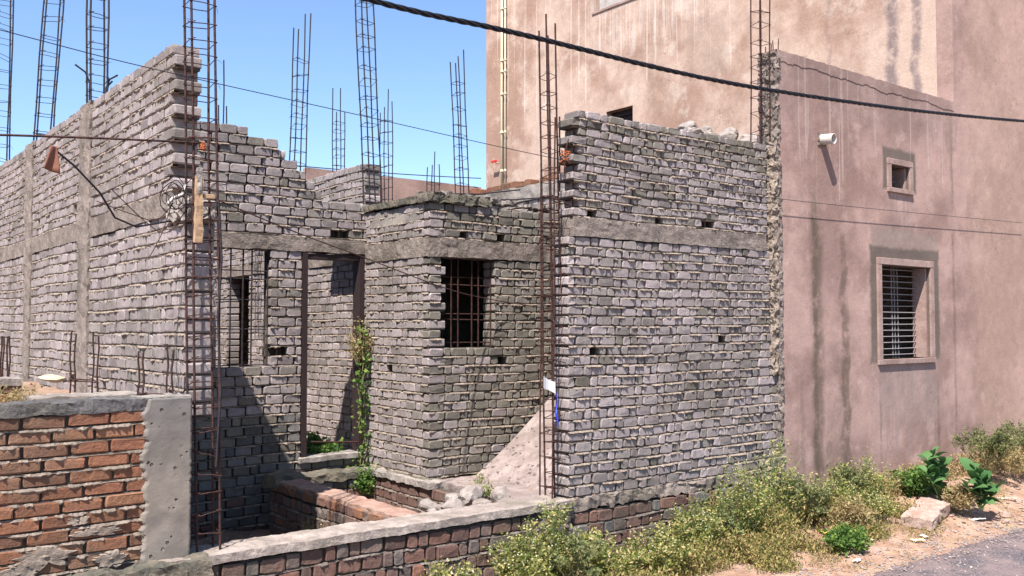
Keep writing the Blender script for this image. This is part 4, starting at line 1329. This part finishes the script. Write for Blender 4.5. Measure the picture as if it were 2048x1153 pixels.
# concrete remains on the raised ground behind the red wall
Lb = thing('tie_beam', 'short grey concrete beam end on the raised ground behind the red wall', 'beam', (1.45, 7.35, 1.50))
rough_block((0, 0, 0), (.75, .35, .13), .04, .015, 105, 8).build('beam', COPING, Lb)
Lb2 = thing('low_wall', 'low weathered red brick kerb on the raised ground at the far left edge', 'low wall', (-.4, 8.55, 1.5))
lay_wall(Lb2, 'Y', courses((0, .16, 2)), lambda i, z: (0, 2.0), RED, 37, pattern='red', t=.2, mortar_mat=BAND, keep=30, matfn=lambda x, z, rr: RED if rr.random() < .5 else BROWN)
rough_block((0, -.02, .162), (2.0, .2, .215), .05, .012, 106).build('cement_top', COPING, Lb2)
ps = put(bpy.data.objects.new('pale_stone', rock_mesh('pale_stone', (.10, .06, .035), 901, flat('cream_stone', (.42, .34, .23), .8), 2)))
ps.location = (1.72, 8.05, 1.73); tag(ps, 'small cream coloured stone on the beam end behind the red wall', 'stone')
# white gravel of road edge: uncountable
gv = []
Vv = []; Ff = []; off = 0
bm_ = [rock_mesh('g', (1, 1, .7), 950 + i, COPING, 0) for i in range(4)]
gd = []
for b in bm_:
    vv = np.empty(len(b.vertices) * 3, dtype=np.float32); b.vertices.foreach_get('co', vv)
    ff = np.empty(len(b.loops), dtype=np.int32); b.loops.foreach_get('vertex_index', ff)
    gd.append((vv.reshape(-1, 3), ff)); bpy.data.meshes.remove(b)
for k in range(3800):
    x = R.uniform(6.6, 14); y = 4.6 + R.gauss(0, .33) if R.random() < .7 else R.uniform(3.0, 6.0)
    s = R.uniform(.004, .014) * (1.6 if R.random() < .08 else 1)
    vv, ff = gd[k % 4]
    Vv.append(vv * s + np.array((x, y, gz(x, y) + s * .3 + (.05 if y < 4.5 else 0)))); Ff.append(ff + off); off += len(vv)
gm = mesh_np('gravel', np.concatenate(Vv), np.concatenate(Ff), [3] * (sum(len(f_) for f_ in Ff) // 3), plain_rough('gravel', (.10, .09, .095), (.36, .30, .27), 40, .004))
tag(put(bpy.data.objects.new('gravel', gm)), 'fine gravel scattered along the edge of the asphalt', 'gravel', kind='stuff')
def chips(name, n, mat, fx, lo, hi, label):
    Vv = []; Ff = []; off = 0
    for k in range(n):
        x, y, z = fx(); q_ = R.uniform(lo, hi)
        vv, ff = gd[k % 4]
        m = np.array((Matrix.Rotation(R.uniform(0, 6), 3, 'Z') @ Matrix.Diagonal((1.3, .8, .6))))
        Vv.append((vv * q_) @ m.T + np.array((x, y, z + q_ * .3))); Ff.append(ff + off); off += len(vv)
    tag(put(bpy.data.objects.new(name, mesh_np(name, np.concatenate(Vv), np.concatenate(Ff), [3] * (sum(len(f_) for f_ in Ff) // 3), mat))), label, 'debris', kind='stuff')
def verge():
    x = R.uniform(7.2, 13.5); y = R.uniform(4.6, 6.0); return x, y, gz(x, y)
chips('brick_chips', 260, SLABR, verge, .010, .034, 'small broken brick chips strewn over the dirt verge')
chips('pale_chips', 120, COPING, verge, .008, .022, 'small pale stone chips strewn over the dirt verge')
chips('plinth_chips', 200, RUBBLE, lambda: (lambda y: (R.uniform(4.15, 5.15), y, .55 - .17 * (y - 6.35)))(R.uniform(6.4, 8.2)), .010, .04, 'broken crumbs between the inner low wall and the platform')
chips('roof_chips', 150, MORTAR, lambda: (R.uniform(5.3, 5.9), R.uniform(7.1, 7.85), .60), .006, .02, 'mortar crumbs on the concrete platform')
chips('pit_chips', 120, COPING, lambda: (R.uniform(2.6, 3.8), R.uniform(6.5, 9.0), .09), .01, .04, 'rubble crumbs on the floor of the shaded pit')

# litter
for k, (x, y, sx, sy, col, lb) in enumerate(((7.75, 4.80, .05, .025, (.75, .75, .8), 'white scrap of litter at the left of the dirt verge'), (9.2, 4.95, .05, .03, (.85, .83, .78), 'white wrapper below the pinkish stone block'), (10.35, 4.95, .10, .03, (.82, .78, .72), 'white flat litter right of the long stone block'),
                                              (11.55, 5.2, .13, .03, (.80, .76, .74), 'long white litter strip right of the broad-leaved plant'), (8.5, 5.15, .09, .02, (.62, .55, .3), 'yellowish straw scrap in the verge'), (8.3, 5.5, .10, .05, (.5, .42, .08), 'yellow crumpled packet among the verge weeds'), (8.9, 4.85, .07, .04, (.7, .55, .3), 'tan cardboard scrap beside the asphalt edge'))):
    mb = MB(); n1 = 5
    for i in range(n1 + 1):
        for j in range(n1 + 1):
            mb.v.append((sx * (i / n1 - .5) * 2, sy * (j / n1 - .5) * 2, .012 * noise.noise(Vector((i * .9, j * .9, k * 3))) + .012))
    for i in range(n1):
        for j in range(n1):
            a = i * (n1 + 1) + j; mb.f.append((a, a + n1 + 1, a + n1 + 2, a + 1))
    o = mb.build('litter', flat('litter_%s' % ('white', 'wrapper', 'foil', 'strip', 'straw', 'packet', 'card')[k], col, .6, .1))
    o.location = (x, y, gz(x, y) + .012); o.rotation_euler = (0, 0, R.uniform(0, 3))
    tag(o, lb, 'litter')


# ================================================================== PLANTS
def herb_arrays(seed, h, r, nst, leaf=.018, per=60, droop=.25, up=.7, slim=.45, fl=.0):
    """stems (tubes) and many small leaf quads spread through a clump"""
    rr = random.Random(seed); rs = np.random.RandomState(seed)
    st = MB(); Ls = []; Fs = []
    for s in range(nst):
        a = rr.uniform(0, 2 * math.pi); d = rr.random() ** .6
        hh = h * rr.uniform(.55, 1.05) * (1 - .35 * d)
        b = Vector((math.cos(a) * d * r * .45, math.sin(a) * d * r * .45, 0))
        e = Vector((math.cos(a) * d * r, math.sin(a) * d * r, hh))
        c = (b + e) / 2 + Vector((0, 0, hh * .15))
        pts = [b.lerp(c, t).lerp(c.lerp(e, t), t) for t in (0, .25, .5, .75, 1)]
        st.tube(pts, [.004, .0035, .003, .0022, .0012], 3, False)
        for q in range(3):                               # side twigs
            t = rr.uniform(.3, .9); p = pts[int(t * 4)]
            tw = Vector((rr.gauss(0, 1), rr.gauss(0, 1), rr.uniform(.2, 1.2))).normalized() * hh * .28
            st.tube([p, p + tw * .6, p + tw], .0014, 3, False)
            n = per // 4
            tt = rs.rand(n, 1)
            P = np.array(p) + tt * np.array(tw) + rs.normal(0, .022, (n, 3)); Ls.append(P)
        n = per // 2
        tt = .15 + .85 * rs.rand(n)
        idx = np.minimum((tt * 4).astype(int), 3); fr = tt * 4 - idx
        pa = np.array([tuple(p) for p in pts])
        P = pa[idx] * (1 - fr[:, None]) + pa[idx + 1] * fr[:, None] + rs.normal(0, .03, (n, 3)) * np.array([1, 1, .7])
        Ls.append(P)
    P = np.concatenate(Ls); n = len(P)
    P[:, 2] = np.abs(P[:, 2])
    ax = rs.normal(0, 1, (n, 3)); ax[:, 2] = ax[:, 2] * .6 + .35; ax /= np.linalg.norm(ax, axis=1)[:, None]
    bx = np.cross(ax, rs.normal(0, 1, (n, 3))); bx /= np.linalg.norm(bx, axis=1)[:, None] + 1e-6
    L = leaf * (.35 + 1.3 * rs.rand(n, 1) ** 1.6); W = L * slim
    V = np.stack([P, P + ax * L * .5 + bx * W, P + ax * L, P + ax * L * .5 - bx * W], 1).reshape(-1, 3)
    return st, V, n


def herb(name, label, cat, loc, seed, h, r, nst, mat=None, smat=None, fl=0, group=None, **k):
    t = thing(name, label, cat, loc, 0, group)
    st, V, n = herb_arrays(seed, h, r, nst, **k)
    st.build('stem', smat or STEMG, t)
    tag(t.children[0] if False else put(bpy.data.objects.new('foliage', mesh_np('foliage', V, np.arange(len(V)), np.full(n, 4), mat or WEED)), t), kind='stuff')
    if fl:
        rs = np.random.RandomState(seed + 5)
        idx = rs.choice(n, fl, replace=False)
        P = V.reshape(-1, 4, 3)[idx, 2]; P = P[P[:, 2] > h * .45]
        P = P + np.array([0, 0, .01]); m = len(P); s = .006
        o = np.array([[-s, -s, 0], [s, -s, .002], [s, s, 0], [-s, s, .002]])
        F_ = (P[:, None, :] + o[None]).reshape(-1, 3)
        # two crossed little faces each so that they read from any side
        o2 = np.array([[-s, 0, -s], [s, 0, -s], [s, 0, s], [-s, 0, s]])
        F2 = (P[:, None, :] + o2[None]).reshape(-1, 3)
        FF = np.concatenate([F_, F2])
        tag(put(bpy.data.objects.new('blossom', mesh_np('blossom', FF, np.arange(len(FF)), np.full(2 * m, 4), FLOWER)), t), kind='stuff')
    return t


pl = [
    ('tall bushy flowering weed in front of the central column footing', (4.95, 5.78, 0), 1, .80, .34, 46, WEED),
    ('full green weed left of the tallest one, against the brown low wall', (4.62, 5.72, 0), 2, .66, .30, 40, WEED),
    ('spreading weed under the left end of the tall grey wall', (5.45, 5.72, 0), 3, .52, .34, 40, WEED),
    ('low pale flowering weed clump at the bottom before the low wall', (3.78, 5.55, 0), 4, .52, .30, 40, WEED),
    ('small weed clump leftmost before the low brown wall', (3.45, 5.6, 0), 5, .40, .22, 26, WEED),
    ('bushy weed beside the left weeds of the grass bank', (6.05, 5.65, 0), 6, .46, .32, 36, WEED),
    ('feathery weed halfway along the foot of the tall wall', (6.6, 5.75, 0), 7, .62, .30, 34, WEED),
    ('tall thin weed near the right end of the tall grey wall', (7.35, 5.85, .02), 8, .98, .36, 40, WEED),
    ('yellowish weed where grey wall and plaster meet', (8.05, 5.88, .05), 9, .98, .36, 40, WEED),
    ('straggling weed at the foot of the plaster wall stains', (8.75, 5.75, .12), 10, .60, .34, 34, WEED),
    ('pale flowering weed right of the dark wall stains', (9.55, 5.80, .16), 11, .62, .38, 40, WEED),
    ('reddish dry weed in front of the plaster footing', (8.55, 5.35, .08), 12, .38, .30, 34, DRYL),
    ('dark leafy weed at the edge of the dirt verge', (7.95, 5.02, .03), 13, .26, .22, 34, GREENL),
    ('green weed behind the dark leafy one on the verge', (9.1, 5.5, .12), 14, .32, .30, 32, WEED),
    ('round dark green bush behind the long stone block', (10.45, 5.72, .18), 15, .36, .30, 60, GREENL),
    ('reddish dry tussock between stone block and broad-leaved plant', (10.28, 5.12, .14), 16, .30, .22, 40, DRYL),
    ('dry yellow weed under the tall shrub at the right edge', (12.4, 5.5, .25), 17, .36, .5, 44, DRYL),
]
for lb, loc, sd, h, r, ns, mt in pl:
    big = mt is GREENL
    herb('weed', lb, 'weed', loc, sd, h, r, ns, mt, STEM if mt is DRYL else STEMG, fl=260 if mt is WEED else 0, leaf=.026 if big else .030, per=130 if loc[0] < 7 else 95, slim=.5 if big else .20)
herb('bush', 'fresh green bush growing behind the door threshold', 'bush', (4.72, 9.62, .5), 31, .46, .38, 60, GREENL, fl=0, leaf=.04, per=90, slim=.5)
herb('bush', 'small ragged creeper on the footing below the door jamb', 'creeper', (5.02, 8.86, .35), 32, .34, .18, 26, GREENL, leaf=.03, per=50)
herb('weed', 'dry yellow tuft hanging at the middle of the right door jamb', 'weed', (5.08, 9.12, 1.72), 33, .62, .17, 22, DRYL, STEM, leaf=.022, per=44)
herb('weed', 'small dead weed at the foot of the inner low wall in the pit', 'weed', (3.78, 7.6, .2), 34, .32, .20, 18, DRYL, STEM, leaf=.012, per=22)
herb('weed', 'straw coloured dry weeds on the raised ground behind the red wall', 'weed', (1.15, 7.7, 1.50), 35, .30, .5, 50, DRYL, STEM, leaf=.016, per=60)
herb('weed', 'second dry weed clump before the long left wall at the picture edge', 'weed', (1.1, 8.9, 1.52), 36, .26, .45, 40, DRYL, STEM, leaf=.016, per=50)
herb('weed', 'tiny green weed sprouting on the edge of the concrete platform', 'weed', (5.18, 6.95, .58), 37, .14, .07, 9, WEED, leaf=.018, per=14)
herb('weed', 'thin weed sprig on the platform before the olive wall', 'weed', (5.42, 7.4, .6), 38, .12, .09, 7, WEED, leaf=.018, per=8)
# creeper climbing the right jamb
t = thing('creeper', 'green creeper climbing the right jamb of the empty door opening', 'creeper', (5.08, 9.1, .62))
rs = np.random.RandomState(4); mb = MB(); P = []
for k in range(4):
    pts = [Vector((.03 * math.sin(i * .9 + k * 2) + .012 * k - .06 + .02 * (i % 3), -.03 + .02 * math.cos(i + k), i * .145)) for i in range(11)]
    mb.tube(pts, .004, 4)
    for p in pts:
        for _ in range(rs.randint(2, 14)): P.append(np.array(p) + rs.normal(0, .04, 3) * np.array([1.3, .5, 1.2]))
mb.build('stem', STEM, t)
P = np.array(P); n = len(P)
ax = rs.normal(0, 1, (n, 3)); ax[:, 1] -= .6; ax /= np.linalg.norm(ax, axis=1)[:, None]
bx = np.cross(ax, rs.normal(0, 1, (n, 3))); bx /= np.linalg.norm(bx, axis=1)[:, None]
L = .045 * (.5 + rs.rand(n, 1))
V = np.stack([P, P + ax * L * .5 + bx * L * .35, P + ax * L, P + ax * L * .5 - bx * L * .35], 1).reshape(-1, 3)
tag(put(bpy.data.objects.new('foliage', mesh_np('foliage', V, np.arange(len(V)), np.full(n, 4), GREENL)), t), kind='stuff')

# uncountable ground cover along the wall foot and on the verge
rs = np.random.RandomState(77); rr = random.Random(77)
def cover(name, label, n, fx, leafL, mat, hfun, slim=.3):
    P = []
    while len(P) < n:
        x, y, dens = fx()
        if rr.random() > dens: continue
        P.append((x, y, gz(x, y) + rr.random() ** 1.4 * hfun(x, y)))
    P = np.array(P); n = len(P)
    ax = rs.normal(0, 1, (n, 3)); ax[:, 2] = np.abs(ax[:, 2]) * .8 + .4; ax /= np.linalg.norm(ax, axis=1)[:, None]
    bx = np.cross(ax, rs.normal(0, 1, (n, 3))); bx /= np.linalg.norm(bx, axis=1)[:, None]
    L = leafL * (.5 + rs.rand(n, 1) * 1.2)
    V = np.stack([P, P + ax * L * .5 + bx * L * slim, P + ax * L, P + ax * L * .5 - bx * L * slim], 1).reshape(-1, 3)
    tag(put(bpy.data.objects.new(name, mesh_np(name, V, np.arange(len(V)), np.full(n, 4), mat))), label, 'weeds', kind='stuff')
def f1():
    x = rr.uniform(4.9, 9.9); y = rr.uniform(4.75, 6.1)
    edge = min(1, max(0, (y - (5.0 + .25 * noise.noise(Vector((x * 1.5, 0, 7))))) * 3))
    return x, y, edge * min(1, max(.03, .18 + 1.9 * noise.noise(Vector((x * 1.9, y * 1.9, 1)))) * (.35 if x < 6.6 and y > 5.5 else 1))
def h1(x, y):
    return (.08 + (.16 + .2 * max(0, min(1, (x - 6.4) / 1.2))) * max(0, min(1, (y - 4.8) / 1.0))) * (1 if x < 8.2 else .6) * max(.3, .8 + .8 * noise.noise(Vector((x * 2.6, y * 2.6, 6))))
cover('weed_cover', 'yellow green ground cover of small weeds along the foot of the tall wall', 42000, f1, .028, CORE, h1, .2)
def f2():
    x = rr.uniform(7.3, 15); y = rr.uniform(4.6, 6.1)
    return x, y, max(0, .1 + 1.1 * noise.noise(Vector((x * 1.8, y * 2.5, 13)))) * (1 if y > 4.9 else .4)
cover('dry_grass', 'sparse dry grass scattered over the reddish dirt verge', 16000, f2, .028, DRYL, lambda x, y: .035, .1)
def f3():
    return rr.uniform(2.6, 5.0), rr.uniform(4.9, 6.05), .9
cover('low_weeds', 'low weeds at the foot of the brown foreground wall', 9000, f3, .022, CORE, lambda x, y: .16)
def f4():
    x = rr.uniform(8.5, 14.5); y = rr.uniform(5.75, 6.15)
    return x, y, max(0, .3 + noise.noise(Vector((x * 2, y * 2, 23))))
cover('footing_weeds', 'dry and green weeds along the footing of the plaster wall', 11000, f4, .024, DRYL, lambda x, y: .2)


# broad-leaved plant: every leaf its own part
def leaf_mesh(L, Wd, seed):
    rr = random.Random(seed); n = 7
    mb = MB()
    for i in range(n + 1):
        s = i / n; w_ = Wd * math.sin(math.pi * min(1, s * .97 + .03)) ** .6 * (.85 + .25 * s)
        z = .22 * L * s * (1 - s) * 2 - .05 * L * s * s
        mb.v += [(s * L, -w_, z + w_ * .28), (s * L, 0, z), (s * L, w_, z + w_ * .28)]
    for i in range(n):
        for j in range(2):
            a = i * 3 + j; mb.f.append((a, a + 3, a + 4, a + 1))
    return mb.mesh('leaf', CALO, True)


LM = [leaf_mesh(.20, .062, 1), leaf_mesh(.17, .058, 2), leaf_mesh(.23, .068, 3)]
def calo(label, loc, seed, stalks):
    rr = random.Random(seed)
    t = thing('broad_leaved_plant', label, 'plant', loc)
    for (dx, dy, h) in stalks:
        n = max(3, int(h / .062))
        pts = [Vector((dx * (i / n) ** 1.2, dy * (i / n), h * i / n)) for i in range(n + 1)]
        MB().tube(pts, [.011 - .006 * i / n for i in range(n + 1)], 6).build('stem', STEMG, t)
        for i in range(1, n + 1):
            for s in range(2):
                o = put(bpy.data.objects.new('leaf', rr.choice(LM)), t)
                o.location = pts[i]
                k = .65 + .45 * rr.random() if i < n else .6
                o.scale = (k, k, k)
                o.rotation_euler = (rr.gauss(0, .3), -math.radians(rr.uniform(0, 40)) - .35 * (i / n), i * 1.57 + s * math.pi + rr.gauss(0, .25))
    return t
calo('low bushy plant with broad glossy oval leaves at the right, before the tall shrub', (10.42, 4.95, .13), 3, [(.0, .0, .38), (.24, .05, .30), (-.20, .06, .26), (.10, -.12, .22), (.14, .14, .40), (-.08, -.05, .34), (.30, -.05, .20)])
calo('taller broad-leaved stalk left of the low bushy one', (10.22, 5.30, .18), 4, [(-.08, .02, .54), (-.28, .0, .36), (.08, .0, .42), (-.16, .06, .46)])

# tall thin branching shrub at the right edge
def shrub(label, loc, seed, h, n, spread):
    rr = random.Random(seed); rs = np.random.RandomState(seed)
    t = thing('shrub', label, 'shrub', loc)
    mb = MB(); P = []
    def grow(p, d, L, r, lv):
        q = p + d * L
        mid = (p + q) / 2 + Vector((rr.gauss(0, 1), rr.gauss(0, 1), 0)) * L * .05
        mb.tube([p, mid, q], [r, r * .8, r * .6], 4, False)
        if lv >= 1:
            for _ in range(3 if lv < 3 else 4): P.append(np.array(p.lerp(q, rr.random())) + rs.normal(0, .012, 3))
        if lv < 4:
            for _ in range(3 if lv else 4):
                nd = (d + Vector((rr.gauss(0, 1), rr.gauss(0, 1), rr.gauss(.2, .5))) * .42).normalized()
                grow(p.lerp(q, rr.uniform(.45, 1)), nd, L * rr.uniform(.55, .8), r * .6, lv + 1)
    for k in range(n):
        a = rr.uniform(0, 6.28)
        grow(Vector((math.cos(a) * .05, math.sin(a) * .05, 0)), Vector((math.cos(a) * spread, math.sin(a) * spread, 1)).normalized(), h * .36, .007, 0)
    mb.build('stem', STEM, t)
    P = np.array(P); m = len(P)
    ax = rs.normal(0, 1, (m, 3)); ax[:, 2] += .4; ax /= np.linalg.norm(ax, axis=1)[:, None]
    bx = np.cross(ax, rs.normal(0, 1, (m, 3))); bx /= np.linalg.norm(bx, axis=1)[:, None]
    L = .026 * (.5 + rs.rand(m, 1))
    V = np.stack([P, P + ax * L * .5 + bx * L * .3, P + ax * L, P + ax * L * .5 - bx * L * .3], 1).reshape(-1, 3)
    tag(put(bpy.data.objects.new('foliage', mesh_np('foliage', V, np.arange(len(V)), np.full(m, 4), SHRUBL)), t), kind='stuff')
shrub('tall thin branching shrub against the plaster wall behind the broad leaves', (11.9, 5.6, .25), 5, .80, 6, .42)
shrub('second thin branching shrub cut by the right picture edge', (12.9, 5.55, .28), 6, .78, 6, .45)

shrub('leggy thin weed stalks rising from the middle of the weeds before the grey wall', (6.9, 5.75, .0), 7, .62, 4, .35)
shrub('leggy thin weed stalks before the corner of grey wall and plaster', (8.25, 5.75, .06), 8, .66, 5, .38)
shrub('leggy thin weed stalks before the plaster, right of the damp stains', (9.35, 5.7, .12), 9, .62, 5, .40)
shrub('leggy thin weed stalks at the bottom edge before the central column footing', (5.0, 5.55, .0), 10, .62, 5, .35)
